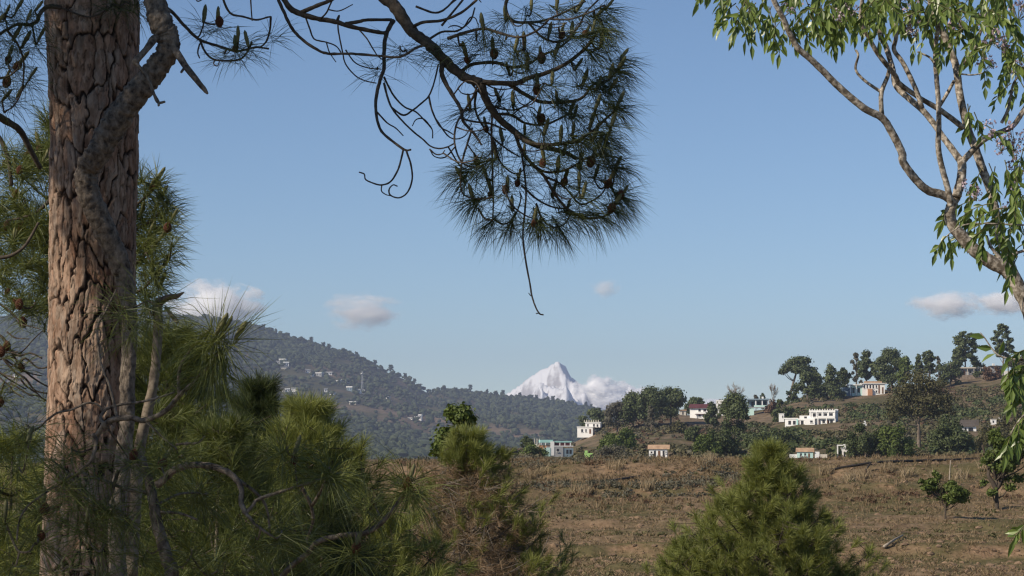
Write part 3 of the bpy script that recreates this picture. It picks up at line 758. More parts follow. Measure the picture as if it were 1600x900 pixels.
T = hill_tree
T(928, 676, 640, 54, "round", "hill_dark", "low dark round tree behind the stepped white house", "broadleaf_tree")
T(974, 706, 667, 62, "bush", "hill_bright", "bright green round tree right of the stepped white house", "broadleaf_tree")
T(954, 710, 676, 40, "bush", "hill_bright", "green bushy tree hiding the right side of the stepped white house", "broadleaf_tree")
T(964, 678, 626, 50, "round", "hill_grey", "greyish green tree at the left end of the big dark grove", "broadleaf_tree")
T(990, 670, 616, 70, "round", "hill_dark", "dark tree in the left half of the big grove on the slope", "broadleaf_tree")
T(1019, 668, 606, 72, "round", "hill_dark", "tallest dark tree in the middle of the big grove", "broadleaf_tree")
T(1048, 662, 603, 62, "round", "hill_dark", "dark tree closing the right end of the big grove", "broadleaf_tree")
T(1018, 676, 634, 26, "sparse", "hill_grey", "thin grey half bare tree in front of the big grove", "broadleaf_tree", dens=.5)
T(1088, 646, 614, 27, "umbrella", "hill_dark", "small flat topped pine behind the maroon roofed white house", "pine_tree")
T(1076, 644, 624, 20, "bush", "hill_dark", "small dark shrub beside the tan hut", "shrub", "shrub")
T(1113, 672, 630, 32, "sparse", "hill_dark", "dark upright tree between the two white houses", "broadleaf_tree", dens=1.3)
T(1150, 700, 612, 68, "round", "hill_dark", "tall dark broad tree in front of the plain white block", "broadleaf_tree")
T(1150, 650, 578, 40, "bare", None, "leafless grey tree rising above the tall dark broad tree", "bare_tree", bark="melia_bark", trunk_w=3)
T(1128, 712, 660, 70, "bush", "hill_mid", "wide mid green shrub at the foot of the tall dark tree", "shrub", "shrub")
T(1104, 714, 677, 52, "bush", "hill_bright", "bright green bush right of the little white hut", "shrub", "shrub")
T(1188, 706, 668, 60, "bush", "hill_dark", "dark shaded shrub right of the tall dark tree", "shrub", "shrub")
T(1224, 702, 664, 54, "bush", "hill_mid", "grey green shrub below the tiny white box hut", "shrub", "shrub")
T(1181, 634, 610, 15, "sparse", "hill_grey", "pale small tree behind the teal columned house", "broadleaf_tree")
T(1192, 634, 608, 13, "conifer", "hill_dark", "narrow dark cypress behind the teal columned house", "cypress_tree")
T(1208, 638, 590, 16, "bare", None, "slim leafless sapling left of the leaning tall pine", "bare_tree", bark="melia_bark", trunk_w=2)
T(1206, 646, 622, 26, "bush", "hill_red", "rust coloured bush under the slim leafless sapling", "shrub", "shrub")
T(1222, 660, 614, 34, "bush", "hill_dark", "dark bush right of the teal columned house", "shrub", "shrub")
T(1231, 622, 549, 60, "umbrella", "hill_dark", "tall leaning pine with broad umbrella crown on the ridge", "pine_tree", lean=22, trunk_w=5)
T(1262, 628, 578, 46, "round", "hill_dark", "dark rounded tree beneath the leaning umbrella pine", "broadleaf_tree")
T(1240, 628, 600, 22, "bush", "hill_mid", "small green shrub at the foot of the umbrella pine", "shrub", "shrub")
T(1278, 626, 582, 24, "conifer", "hill_dark", "dark pointed tree just right of the umbrella pine", "pine_tree")
T(1298, 624, 568, 34, "conifer", "hill_dark", "pointed dark conifer left of the terracotta topped house", "pine_tree")
T(1318, 618, 575, 30, "sparse", "hill_mid", "soft mid green tree left of the terracotta topped house", "broadleaf_tree", dens=1.3)
T(1338, 610, 550, 20, "sparse", "hill_grey", "thin pale grey tree behind the terracotta topped house", "broadleaf_tree", dens=.5)
T(1355, 612, 544, 34, "round", "hill_dark", "tall dark tree behind the middle of the terracotta topped house", "broadleaf_tree")
T(1394, 614, 540, 56, "round", "hill_dark", "largest dark tree mass on the ridge right of the terracotta topped house", "broadleaf_tree")
T(1376, 612, 556, 36, "round", "hill_dark", "dark tree between the two tallest ridge trees", "broadleaf_tree")
T(1414, 616, 554, 32, "round", "hill_bright", "lighter green round tree leaning on the largest ridge tree", "broadleaf_tree")
T(1436, 600, 549, 19, "conifer", "hill_dark", "slim pointed ridge tree, left of a bushier one", "pine_tree")
T(1452, 600, 546, 22, "pine", "hill_dark", "bushy topped ridge pine behind the olive tree", "pine_tree", dens=1.4)
T(1467, 600, 557, 13, "sparse", "hill_grey", "small grey tree in the gap of the ridge line", "broadleaf_tree")
T(1486, 604, 552, 46, "bush", "hill_dark", "wide dark thicket left of the two tall pines", "shrub", "shrub")
T(1509, 590, 512, 38, "pine", "hill_dark", "tall pine with bare pale trunk behind the long grey house", "pine_tree", dens=1.2, trunk_w=3)
T(1494, 588, 540, 24, "sparse", "hill_dark", "loose dark tree leaning on the tall pine", "broadleaf_tree")
T(1527, 590, 552, 30, "bush", "hill_dark", "dark shrub behind the right end of the long grey house", "shrub", "shrub")
T(1567, 580, 500, 32, "pine", "hill_dark", "tall pine standing alone at the right end of the ridge", "pine_tree", dens=1.1, trunk_w=3)
T(1550, 594, 565, 30, "bush", "hill_red", "brown leaved tree at the right end of the long grey house", "broadleaf_tree")
T(1592, 590, 540, 36, "bush", "hill_olive", "olive shrub at the right edge of the ridge", "shrub", "shrub")
T(1436, 708, 576, 108, "round", "hill_olive", "broad olive green tree with pale forked trunk in mid slope", "broadleaf_tree", trunk_w=8, dens=.75, fork=.5,
  blobs=[(-34, 0, 76, 20, 14), (-20, 4, 98, 22, 14), (0, 0, 114, 22, 15), (22, -3, 104, 22, 14), (40, 2, 84, 19, 13), (-6, 8, 88, 24, 14), (14, -8, 80, 22, 12), (-40, -4, 58, 12, 9), (46, 0, 66, 12, 9), (-16, 8, 66, 15, 9), (24, 4, 64, 15, 9), (2, -10, 64, 14, 8)])
T(1487, 712, 638, 76, "bush", "hill_dark", "big dark green shade tree right of the pale forked trunk", "broadleaf_tree")
T(1352, 716, 652, 62, "bush", "hill_mid", "round dark bush beside the white gate hut", "shrub", "shrub")
T(1398, 716, 654, 66, "bush", "hill_bright", "round green bush left of the pale forked trunk", "shrub", "shrub")
T(1548, 708, 664, 66, "bush", "hill_olive", "olive bush below the small white shed", "shrub", "shrub")
T(1590, 690, 630, 60, "bush", "hill_olive", "olive thicket at the right border beneath the hanging leaves", "shrub", "shrub")
T(823, 706, 680, 26, "round", "hill_dark", "small dark tree left of the unfinished pale building", "broadleaf_tree")
T(834, 716, 694, 44, "bush", "hill_bright", "bright green bush before the unfinished pale building", "shrub", "shrub")
T(795, 714, 697, 44, "bush", "hill_grey", "greyish scrub bush at the far left edge of the hill foot", "shrub", "shrub")
T(960, 718, 694, 60, "bush", "hill_grey", "greyish brown scrub in front of the bright green round tree", "shrub", "shrub", dens=.6)
T(1060, 676, 654, 34, "bush", "hill_olive", "olive scrub on the bare slope under the maroon roofed house", "shrub", "shrub")
T(1082, 690, 662, 34, "bush", "hill_mid", "grey green scrub on the slope above the little white hut", "shrub", "shrub")

# scrub that covers the slope -----------------------------------------------------------
def scrub(n, name, mat, u0, u1, size, seed, thr):
    mb = MB(); cs = []; ns = []; ss = []
    k = 0
    while k < n:
        u = random.uniform(u0, u1); y = random.uniform(335, 715)
        x = (u - 800) / FPX * y
        if fbm(x / 45, y / 45, seed, 3) < thr + random.uniform(-.25, .25): k += 0.15; continue
        z = float(hill_z(x, y)); r = random.uniform(*size); pv = 700 - z / y * FPX
        if any(a < u < b and c < pv < d for a, b, c, d in HOUSE_BOX): k += .1; continue
        m = int(10 + 26 * r)
        d = sph(m); d[:, 2] = np.abs(d[:, 2])
        cs.append(np.array((x, y, z)) + d * (.5 + .5 * rng.random((m, 1))) * np.array((r, r, r * .75))); ns.append(d); ss.append(np.full(m, .30 + .22 * r)); k += 1
    c = np.concatenate(cs); nn = np.concatenate(ns)
    facets(mb, c, nrm(nn + .7 * sph(len(c))), np.concatenate(ss) * (0.6 + .7 * rng.random(len(c))))
    return tag(mb.build(name, mat, smooth=False), kind="stuff")
scrub(3600, "scrub", M["scrub"], 780, 1660, (0.35, 1.5), 51, -0.02)
scrub(600, "green_scrub", M["hill_mid"], 1160, 1660, (0.8, 2.3), 53, 0.08)
scrub(1500, "brown_scrub", M["hill_red"], 780, 1660, (0.25, 0.9), 57, 0.02)
scrub(1100, "grey_scrub", M["hill_grey"], 780, 1660, (0.3, 1.0), 59, 0.0)

# ------------------------------------------------------------------ far hill: wood, houses, mast
_ico = None
def ico():
    global _ico
    if _ico is None:
        g = (1 + 5 ** .5) / 2
        v = nrm(np.array([(-1, g, 0), (1, g, 0), (-1, -g, 0), (1, -g, 0), (0, -1, g), (0, 1, g), (0, -1, -g), (0, 1, -g), (g, 0, -1), (g, 0, 1), (-g, 0, -1), (-g, 0, 1)]))
        f = np.array([(0, 11, 5), (0, 5, 1), (0, 1, 7), (0, 7, 10), (0, 10, 11), (1, 5, 9), (5, 11, 4), (11, 10, 2), (10, 7, 6), (7, 1, 8), (3, 9, 4), (3, 4, 2), (3, 2, 6), (3, 6, 8), (3, 8, 9), (4, 9, 5), (2, 4, 11), (6, 2, 10), (8, 6, 7), (9, 8, 1)])
        _ico = (v, f)
    return _ico
def far_px(x, y, z):
    c, s = math.cos(PITCH), math.sin(PITCH)
    d = y * c + z * s; v = -y * s + z * c
    return 800 + FPX * x / d, 450 - FPX * v / d
_clear = [(470, 583, 85, 17, .95), (520, 600, 70, 22, .85), (560, 620, 60, 16, .8), (640, 612, 60, 17, .95), (690, 640, 50, 16, .7), (455, 612, 60, 16, .85), (600, 640, 36, 12, .7), (655, 655, 40, 8, .9), (790, 682, 60, 16, .95), (590, 590, 42, 20, .8), (540, 565, 30, 8, .7), (720, 630, 40, 10, .5), (30, 600, 50, 25, .5)]
def far_forest():
    N = 52000
    u = rng.uniform(-80, 1080, N); y = 1720 + 2200 * rng.random(N) ** 0.8
    x = (u - 800) / FPX * y; z = far_z(x, y)
    pu, pv = far_px(x, y, z)
    den = 0.74 + 0.9 * fbm(x / 170, y / 260, 61, 4)
    for (cx, cy, rx, ry, a) in _clear:
        den = den - 1.5 * a * np.exp(-(((pu - cx) / rx) ** 2 + ((pv - cy) / ry) ** 2) * 1.3)
    den = den + np.clip((y - 3550) / 300, 0, 1) * 0.5
    den = np.maximum(den, 0.13 + 0.25 * fbm(x / 60, y / 90, 64, 3))
    k = rng.random(N) < den
    x, y, z = x[k], y[k], z[k]; n = len(x)
    V, F = ico(); mb = MB()
    for j in range(2):
        h = rng.uniform(2.8, 8.8, n) * np.where(rng.random(n) < .12, 1.45, 1.0) * (1 if j == 0 else .8)
        r = h * rng.uniform(.26, .68, n)
        off = np.stack([rng.normal(0, 1.6, n), rng.normal(0, 1.6, n), h * (0.45 if j == 0 else .85)], -1)
        vv = V[None] * (0.7 + 0.6 * rng.random((n, 12, 1))) * np.stack([r, r, h * .42], -1)[:, None, :] + (np.stack([x, y, z], -1) + off)[:, None, :]
        mb.add(vv.reshape(-1, 3), None, (F[None] + np.arange(n)[:, None, None] * 12).reshape(-1, 3))
    tag(mb.build("forest", M["far_wood"], smooth=False), kind="stuff")
far_forest()

# pines one can tell apart along the skyline: four shapes, copied
protos = []
def far_pine_mesh(v):
    H = (13, 16, 11, 14)[v]; t = MB(); tube(t, [(0, 0, -3), (0.3, 0, H * .5), (0, 0, H * .92)], [.28, .2, .08], 5, 3)
    c = MB(); B = []
    for k in range((7, 9, 6, 8)[v]):
        z = H * (.5 + .46 * k / 7); a = k * 2.4
        B.append((math.cos(a) * 1.7, math.sin(a) * 1.7, min(z, H * .95), (2.3, 1.9, 2.6, 1.5)[v], (2.3, 1.9, 2.6, 1.5)[v], 1.5))
    p, nn = crown_pts(B, 260); facets(c, p, nrm(nn + .5 * sph(len(p))), 1.5 * (.6 + .8 * rng.random(len(p))))
    return t.mesh("trunk", M["hill_bark"]), c.mesh("crown", M["far_wood"], smooth=False)
meshes = [far_pine_mesh(v) for v in range(4)]
sky_u = [205, 262, 292, 318, 345, 372, 403, 411, 427, 441, 452, 464, 474, 486, 497, 505, 514, 536, 545, 557, 567, 573, 581, 586, 596, 611, 618, 633, 641, 648, 655, 676, 684, 693, 703, 712, 722, 735, 748, 761, 774, 786, 799, 812, 826, 838, 851, 864, 877, 889, 902, 915, 928]
for k, u in enumerate(sky_u):
    y = 3880.0 - random.uniform(0, 60); x = (u - 800) / FPX * y; z = float(far_z(x, y))
    r = thing("pine_tree", "small dark pine standing on the skyline of the distant wooded ridge", "tree", (x, y, z), "pines along the far skyline", random.uniform(0, 6))
    s = random.uniform(.65, 1.25); r.scale = (s * random.uniform(.8, 1.2), s, s)
    for nm, me in zip(("trunk", "crown"), meshes[k % 4]):
        o = bpy.data.objects.new(nm, me); COL.objects.link(o); o.parent = r

def far_house(px, py, w, h, label, roof="white", wall="white", rot=0):
    p = far_pt(px, py); s = p[1] / FPX * 1.2; W_, H_ = w * s, h * s
    r = thing("house", label, "house", p, "houses on the far hill", R(rot))
    mb = MB(); box(mb, -W_ / 2, W_ / 2, 0, W_ * .6 + 3, -4, H_ * .75); mb.build("wall", M[wall], r, smooth=False, local=True)
    mb = MB(); box(mb, -W_ / 2 - .5, W_ / 2 + .5, -1, W_ * .6 + 4, H_ * .75 + .01, H_); mb.build("roof", M[roof], r, smooth=False, local=True)
    for q in range(max(1, int(w / 3))):
        mb = MB(); x = -W_ / 2 + (q + .5) * W_ / max(1, int(w / 3)); box(mb, x - .6, x + .6, -.12, .1, H_ * .2, H_ * .6)
        mb.build("window", M["dark"], r, smooth=False, local=True)
fh = [(430, 569, 14, 4, "long low white row, leftmost and highest of the far village", "greywall"), (441, 567, 8, 5, "white house touching the right end of the highest long row", "offwhite"),
      (447, 573, 7, 6, "bright white house just below the highest long row", "white"), (444, 577, 9, 3, "low cream wall house at the bottom of the highest cluster", "offwhite"),
      (510, 571, 6, 4, "white house alone under the dense ridge wood", "white"), (514, 569, 3, 3, "tiny white annex beside the house alone under the ridge wood", "white"),
      (481, 583, 6, 5, "bright round looking white house with dark tree beside it", "white"), (487, 588, 3, 3, "tiny white hut below the bright round looking house", "white"),
      (498, 588, 8, 5, "grey white house at the left end of the middle row", "greywall"), (507, 588, 5, 4, "small white house inside the middle row", "white"), (514, 586, 8, 4, "wide white house at the right end of the middle row", "white"),
      (529, 598, 6, 3, "cream hut left of the white terrace pair under the middle row", "offwhite"), (537, 598, 6, 5, "white terrace house above the mast's left side", "white"), (542, 598, 4, 3, "low white shed against the white terrace house", "white"),
      (449, 613, 6, 5, "white house in the lower left cluster, left one", "white"), (460, 611, 8, 4, "white house in the lower left cluster, upper right one", "white"), (457, 616, 9, 4, "low grey white house in the lower left cluster, bottom one", "greywall"), (443, 613, 4, 3, "cream hut at the left end of the lower left cluster", "offwhite"),
      (509, 613, 4, 5, "narrow white tower like house above a long low white one", "white"), (517, 617, 8, 3, "long low white house beneath the narrow one", "white"),
      (546, 611, 8, 6, "grey house left of the mast foot", "bluegrey"), (559, 614, 7, 5, "bright white house at the mast foot", "white"), (566, 615, 6, 5, "grey white house right of the mast foot", "greywall"),
      (551, 632, 9, 4, "cream house alone below the mast", "offwhite"), (605, 624, 4, 4, "small white house right of the mast, upper of two", "white"), (608, 629, 3, 3, "small white house right of the mast, lower of two", "white"),
      (628, 639, 3, 3, "white speck of a hut above the brightest house, higher one", "white"), (627, 649, 4, 3, "cream hut above the brightest house, lower one", "offwhite"),
      (641, 655, 6, 2, "low white wing left of the brightest house", "white"), (653, 656, 9, 7, "brightest white house low on the far hill", "white"),
      (13, 599, 3, 3, "white hut left of the pine trunk, lower one", "white"), (24, 589, 4, 3, "white hut left of the pine trunk, upper one", "white"), (480, 633, 5, 4, "white hut just over the young pine tops", "white")]
for q, (px, py, w, h, lab, wl) in enumerate(fh):
    far_house(px, py, w, h, lab, "white" if q % 3 else "greywall", wl, (-20, -8, 6, -14)[q % 4])

def mast(px, py, top):
    p = far_pt(px, py); s = p[1] / FPX; H = (py - top) * s; a = 1.6
    r = thing("lattice_mast", "slender grey lattice mast among the houses of the far hill", "mast", p)
    for sx_, sy_ in ((-1, -1), (1, -1), (1, 1), (-1, 1)):
        mb = MB(); tube(mb, [(sx_ * a, sy_ * a, -2), (sx_ * a * .6, sy_ * a * .6, H * .5), (sx_ * a * .4, sy_ * a * .4, H)], .22, 5, 3); mb.build("leg", M["metal"], r, local=True)
    mb = MB(); n = 14
    for k in range(n):
        z0, z1 = H * k / n, H * (k + 1) / n; w0, w1 = a * (1 - .6 * k / n), a * (1 - .6 * (k + 1) / n)
        for (ax, ay, bx, by) in ((-1, -1, 1, -1), (1, -1, 1, 1), (1, 1, -1, 1), (-1, 1, -1, -1)):
            tube(mb, [(ax * w0, ay * w0, z0), (bx * w1, by * w1, z1)], .11, 4, 1); tube(mb, [(ax * w1, ay * w1, z1), (bx * w1, by * w1, z1)], .11, 4, 1)
    mb.build("bracing", M["metal"], r, local=True)
    mb = MB(); tube(mb, [(-1.2, -1.2, H * .9), (-1.2, -2.2, H * .9)], 1.1, 10, 1); mb.build("antenna", M["white"], r, local=True)
mast(566, 613, 581)
# ------------------------------------------------------------------ the dry field: grass, clods, pipes, pole
def field_scatter(n, y0, y1, u0=560, u1=1680):
    y = y0 + (y1 - y0) * rng.random(n) ** 1.15; u = rng.uniform(u0, u1, n); x = (u - 800) / FPX * y
    return x, y
def grass(name, mat, n, y0, y1, hmin, hmax, blades, seed, thr, lean=.5, w=.02, u0=560, u1=1680):
    x, y = field_scatter(n, y0, y1, u0, u1)
    k = fbm(x / 4.5, y / 3.0, seed, 3) + .4 * rng.normal(size=n) > thr
    x, y = x[k], y[k]; z = field_z(x, y) - .02; n = len(x)
    h = hmin + (hmax - hmin) * rng.random(n) ** 2
    base = np.repeat(np.stack([x, y, z], -1), blades, 0) + rng.normal(size=(n * blades, 3)) * np.array((.05, .05, 0))
    d = nrm(rng.normal(size=(n * blades, 3)) * np.array((lean, lean, 0)) + np.array((0, 0, 1)))
    L = np.repeat(h, blades) * rng.uniform(.5, 1.1, n * blades)
    mb = MB(); needle_batch(mb, base, d, L, w, rng.uniform(.1, .7, n * blades))
    return tag(mb.build(name, mat, smooth=False), kind="stuff")
grass("dry_grass", M["dry_grass"], 40000, 56, 126, .04, .26, 7, 71, -.1, .7, .022)
grass("green_grass", M["green_grass"], 44000, 56, 126, .03, .13, 8, 73, .0, .9, .024)
grass("tall_dry_grass", M["dry_grass"], 5200, 86, 128, .14, .45, 12, 75, .12, .3, .024)
grass("crest_grass", M["dry_grass"], 5200, 104, 130, .12, .36, 12, 77, .0, .4, .026, 620, 1180)

def clods(n):
    y = np.concatenate([rng.uniform(61, 67, n // 3), rng.uniform(96, 111, n // 4), 56 + 66 * rng.random(n) ** 1.2]); m = len(y)
    u = rng.uniform(600, 1660, m); x = (u - 800) / FPX * y
    k = fbm(x / 3, y / 2.2, 81, 3) + .5 * rng.normal(size=m) > .1
    x, y = x[k], y[k]; m = len(x); r = .02 + .10 * rng.random(m) ** 4
    V, F = ico(); z = field_z(x, y)
    vv = V[None] * (.6 + .8 * rng.random((m, 12, 1))) * r[:, None, None] * np.array((1.2, 1.0, .7)) + np.stack([x, y, z], -1)[:, None, :]
    mb = MB(); mb.add(vv.reshape(-1, 3), None, (F[None] + np.arange(m)[:, None, None] * 12).reshape(-1, 3))
    return tag(mb.build("clods", M["clod"], smooth=False), kind="stuff")
M["straw"] = leaf_mat("pale_straw", (0.22, 0.165, 0.10), (0.42, 0.33, 0.21), 0.5, 0.7, 0.2)
M["clod"] = rough_mat("soil_clods", (0.10, 0.067, 0.043), (0.27, 0.185, 0.118), 1.3, .5, .03)
clods(9000)
def field_scrub(name, mat, n, y0, y1, u0, u1, size, seed, thr):
    mb = MB(); cs = []; ns = []; ss = []
    x, y = field_scatter(n, y0, y1, u0, u1); k = fbm(x / 5, y / 5, seed, 3) > thr
    for xx, yy in zip(x[k], y[k]):
        r = random.uniform(*size); m = int(30 + 60 * r); d = sph(m); d[:, 2] = np.abs(d[:, 2])
        cs.append(np.array((xx, yy, float(field_z(xx, yy)))) + d * (.3 + .7 * rng.random((m, 1))) * np.array((r, r, r * .8))); ns.append(d); ss.append(np.full(m, .075 + .05 * r))
    c = np.concatenate(cs); facets(mb, c, nrm(np.concatenate(ns) + .9 * sph(len(c))), np.concatenate(ss) * (.6 + .7 * rng.random(len(c))))
    return tag(mb.build(name, mat, smooth=False), kind="stuff")
field_scrub("field_weeds", M["hill_grey"], 900, 96, 128, 620, 1150, (.12, .5), 91, .0)
field_scrub("low_weeds", M["green_grass"], 900, 57, 120, 620, 1660, (.06, .22), 93, .1)
field_scrub("brown_weeds", M["hill_red"], 500, 90, 128, 620, 1660, (.1, .4), 95, .1)

def fpt(px, py):
    Y = np.linspace(50, 131, 1200); p = np.array([P(px, py, y) for y in Y]); h = field_z(p[:, 0], p[:, 1])
    k = np.nonzero(h >= p[:, 2])[0]; i = k[0] if len(k) else int(np.argmax((h - p[:, 2]) / Y))
    return np.array((p[i, 0], p[i, 1], h[i]))
M["pipe"] = plain("black_pipe", (0.03, 0.027, 0.025), .6, .3, 3)
M["wood_pole"] = rough_mat("weathered_pole", (0.2, 0.17, 0.13), (0.4, 0.34, 0.27), 8, .4, .01)
def pipe(pts, label, r=.06, lift=.06):
    w = []
    for a, b in zip(pts[:-1], pts[1:]):
        for t in np.linspace(0, 1, 5)[:-1]: w.append((a[0] + (b[0] - a[0]) * t, a[1] + (b[1] - a[1]) * t))
    w.append(pts[-1])
    Ys = [fpt(px, py + 3)[1] for px, py in w]; Yl = np.polyval(np.polyfit(range(len(Ys)), Ys, 1), range(len(Ys)))
    p = np.array([P(px, py, y) for (px, py), y in zip(w, Yl)])
    mb = MB(); tube(mb, p, r, 8, 3)
    o = mb.build("water_pipe", M["pipe"]); return tag(o, label, "pipe", "black pipes across the field")
pipe([(936, 753), (968, 749), (1000, 744)], "short black pipe sloping up on the bank left of the pointed pine")
pipe([(1112, 736), (1146, 740)], "shortest stub of black pipe touching the pointed pine", .05)
pipe([(1284, 737), (1318, 730), (1360, 723)], "black pipe sloping up right of the pointed pine to a leaning prop")
pipe([(1372, 722), (1430, 720), (1500, 718), (1562, 715)], "longest black pipe running level along the crest of the field", .07)
mb = MB(); a = fpt(1349, 737); b = P(1361, 722, a[1] + .1); tube(mb, [a - np.array((0, 0, .1)), b], .05, 6, 2)
tag(mb.build("prop_stick", M["pipe"]), "dark leaning prop under the end of the sloping pipe", "prop")
mb = MB(); a = fpt(1483, 757); tube(mb, [a - np.array((0, 0, .2)), P(1484, 738, a[1]), P(1485.5, 719, a[1])], [.035, .03, .022], 6, 2)
tag(mb.build("pole", M["wood_pole"]), "thin pale upright pole above the small field tree", "pole")
mb = MB(); a = fpt(1381, 858); b = fpt(1396, 849); c = fpt(1411, 839); up = np.array((0, 0, .06)); tube(mb, [a + up, b + up * 1.5, c + up], [.05, .035, .02], 7, 3)
tag(mb.build("fallen_branch", M["wood_pole"]), "pale bare branch lying on the brown soil right of the pointed pine", "branch")

# small trees of the field ------------------------------------------------------------------
p = fpt(1478, 812)
hill_tree(1478, 812, 735, 80, "sparse", "hill_bright", "small crooked leafy tree alone in the field with its shadow beside it", "field_tree", "tree", None, pt=p, bark="twig", leaf=3.4, trunk_w=5, dens=.62, fork=.42,
    blobs=[(random.gauss(-20, 9), random.gauss(0, 5), random.gauss(58, 6), random.uniform(4, 9), random.uniform(3, 6)) for _ in range(13)] + [(random.gauss(14, 10), random.gauss(0, 6), random.gauss(40, 6), random.uniform(5, 10), random.uniform(4, 7)) for _ in range(20)] + [(random.gauss(-4, 14), 0, random.gauss(34, 3), random.uniform(3, 5), 3) for _ in range(7)])
p = fpt(1558, 797)
r = hill_tree(1558, 797, 680, 100, "sparse", "hill_bright", "leafy tree with a dead dark limb at the right edge of the field", "field_tree", "tree", None, pt=p, bark="twig", leaf=3.8, trunk_w=9, dens=.8, fork=.4,
    blobs=[(random.gauss(20, 19), random.gauss(0, 10), random.gauss(80, 24), random.uniform(6, 12), random.uniform(5, 9)) for _ in range(46)] + [(random.gauss(0, 8), 0, random.gauss(112, 5), random.uniform(4, 7), 4) for _ in range(6)])
s = p[1] / FPX; mb = MB(); q = lambda dx, dz: p + np.array((dx * s, 0, dz * s))
tube(mb, [q(0, 30), q(-6, 42), q(-12, 52), q(-12, 66), q(-19, 92), q(-21, 100)], np.array([4, 3.6, 3.2, 2.6, 2, 2]) * s, 7, 4, .12)
tube(mb, [q(2, 34), q(8, 48), q(14, 60)], np.array([3.5, 2.8, 1.5]) * s, 6, 3)
mb.build("dead_limb", M["twig"], r)

# ------------------------------------------------------------------ young pines
def young_pine(px, top, Y, k, label, needle="needle_lit", live=9.0, nl=.2, nw=.006, nt=42, whorl=.32, droop=.25, amax=62, name="young_pine_tree", group="young pines of the foreground", dens=1.0, dry=None, maxL=9, tipbuds=False, up=.6, rmin=.12, keepf=None):
    x = (px - 800) / FPX * Y; g0 = float(field_z(x, Y)); zt = P(px, top, Y)[2]; x = P(px, top, Y)[0]
    H = zt - g0; base = np.array((x, Y, g0))
    root = thing(name, label, "pine tree", base, group)
    t = MB(); rr = .007 * H + .012
    bend = np.array((rng.normal() * .03 * H, rng.normal() * .03 * H, 0)) * .4
    top_p = np.array((x, Y, zt))
    axis = lambda d: top_p - np.array((0, 0, d)) + bend * math.sin(min(1, d / H) * 3.14)
    tube(t, [axis(H + .3), axis(H * .66), axis(H * .33), axis(.03)], [rr, rr * .75, rr * .45, rr * .12], 8, 5, .06)
    t.build("trunk", M["stem_bark"], root)
    w = MB(); c = MB(); dd = MB()
    tuft(c, axis(0) , (0, 0, 1), nt, nl * .8, nw, 5, amax * .8, .1, .18)
    d = .16
    while d < min(live * (1.25 if dry else 1.0), H * .8):
        nb = random.choice((5, 6, 6, 7)); a0 = random.random() * 6.28
        for b in range(nb):
            a = a0 + b * 6.283 / nb + random.uniform(-.3, .3)
            L = min(maxL, (k * d + .10) * random.uniform(.72, 1.12)); L = min(L, maxL)
            out = np.array((math.cos(a), math.sin(a), 0)); s0 = axis(d)
            e = s0 + out * L + np.array((0, 0, up * L)); m = s0 + out * L * .55 + np.array((0, 0, up * .32 * L))
            tube(w, [s0, m, e], [.006 + .010 * L, .005 + .006 * L, .004], 5, 3)
            n = max(2, int((L * 14 + 2) * dens))
            alive = d < live
            for q in range(n):
                f = 1.0 if q == 0 else random.uniform(.35, 1) ** .7
                pp = s0 + (e - s0) * f + np.array((0, 0, -(.28 * up) * L * math.sin(f * 3.14)))
                off = np.zeros(3) if q == 0 else rng.normal(size=3) * np.array((.16, .16, .11)) * min(1, L * 1.4)
                ax = nrm(out * .55 + np.array((0, 0, .85)) + rng.normal(size=3) * .3)
                if q: tube(w, [pp, pp + off * .6, pp + off], .0035, 4, 1)
                if keepf is not None and not keepf(pp + off): 
                    if random.random() < .75 and dry: tuft(dd, pp + off, ax, int(nt * .5), nl * .8, nw * .9, 15, 95, .5, .14)
                    continue
                if alive: tuft(c, pp + off, ax, nt, nl, nw, 8, amax, droop, .14)
                elif dry: tuft(dd, pp + off, ax, int(nt * .4), nl * .8, nw * .8, 15, 95, .5, .12)
        d += whorl * random.uniform(.75, 1.2)
    w.build("branches", M["twig"] if not dry else M["grey_twig"], root)
    c.build("crown", M[needle], root, smooth=False)
    if dry and dd.n: dd.build("dry_needles", M["needle_dry"], root, smooth=False)
    return root

young_pine(1203, 690, 27, .50, "bushy pointed young pine in front of the field, right of centre", "needle_olive", 3.2, .15, .0042, 104, .22, dens=1.6, amax=62, droop=.12)
young_pine(1072, 836, 27.6, .42, "small young pine crouching at the left foot of the bushy pointed one", "needle_olive", 1.6, .14, .0042, 104, .22, dens=1.15, amax=62, droop=.12)
young_pine(486, 620, 17, .50, "bright young pine with broad crown left of the half dry one", "needle_olive", 3.0, .155, .0032, 92, .22, dens=1.6, amax=54, droop=.12)
young_pine(404, 588, 19.5, .30, "narrow dark young pine between the drooping tuft and the bright pine", "needle", 3.0, .16, .0036, 80, .22, dens=1.6, amax=54, droop=.12)  # darker needle colour stands in for the shade on this pine
young_pine(262, 508, 17.5, .48, "soft green young pine behind the crooked stem", "needle_lit", 3.4, .17, .0034, 76, .24, dens=1.5, droop=.2)
young_pine(345, 655, 14.5, .52, "low green young pine behind the arching bare branch", "needle_lit", 2.2, .18, .0034, 64, .25, dens=1.3)
young_pine(505, 775, 15.5, .42, "dark low young pine under the bright broad crowned pine", "needle", 1.8, .18, .0034, 64, .25, dens=1.3)
young_pine(20, 672, 15, .50, "pale green young pine at the lower left corner behind the trunk", "needle_olive", 2.2, .17, .0034, 66, .26, dens=1.3)
young_pine(112, 165, 13, .40, "taller pine behind the thick trunk showing foliage on both its sides", "needle_lit", 1.25, .21, .0042, 46, .21, droop=.45, amax=75, dens=1.1)
zg = P(728, 722, 24)[2]
def live_part(p):
    u, v = far_px(p[0], p[1], p[2])
    if v < 722: return True
    return (u > 752 + (v - 722) * .35 and random.random() < .45) or random.random() < .06
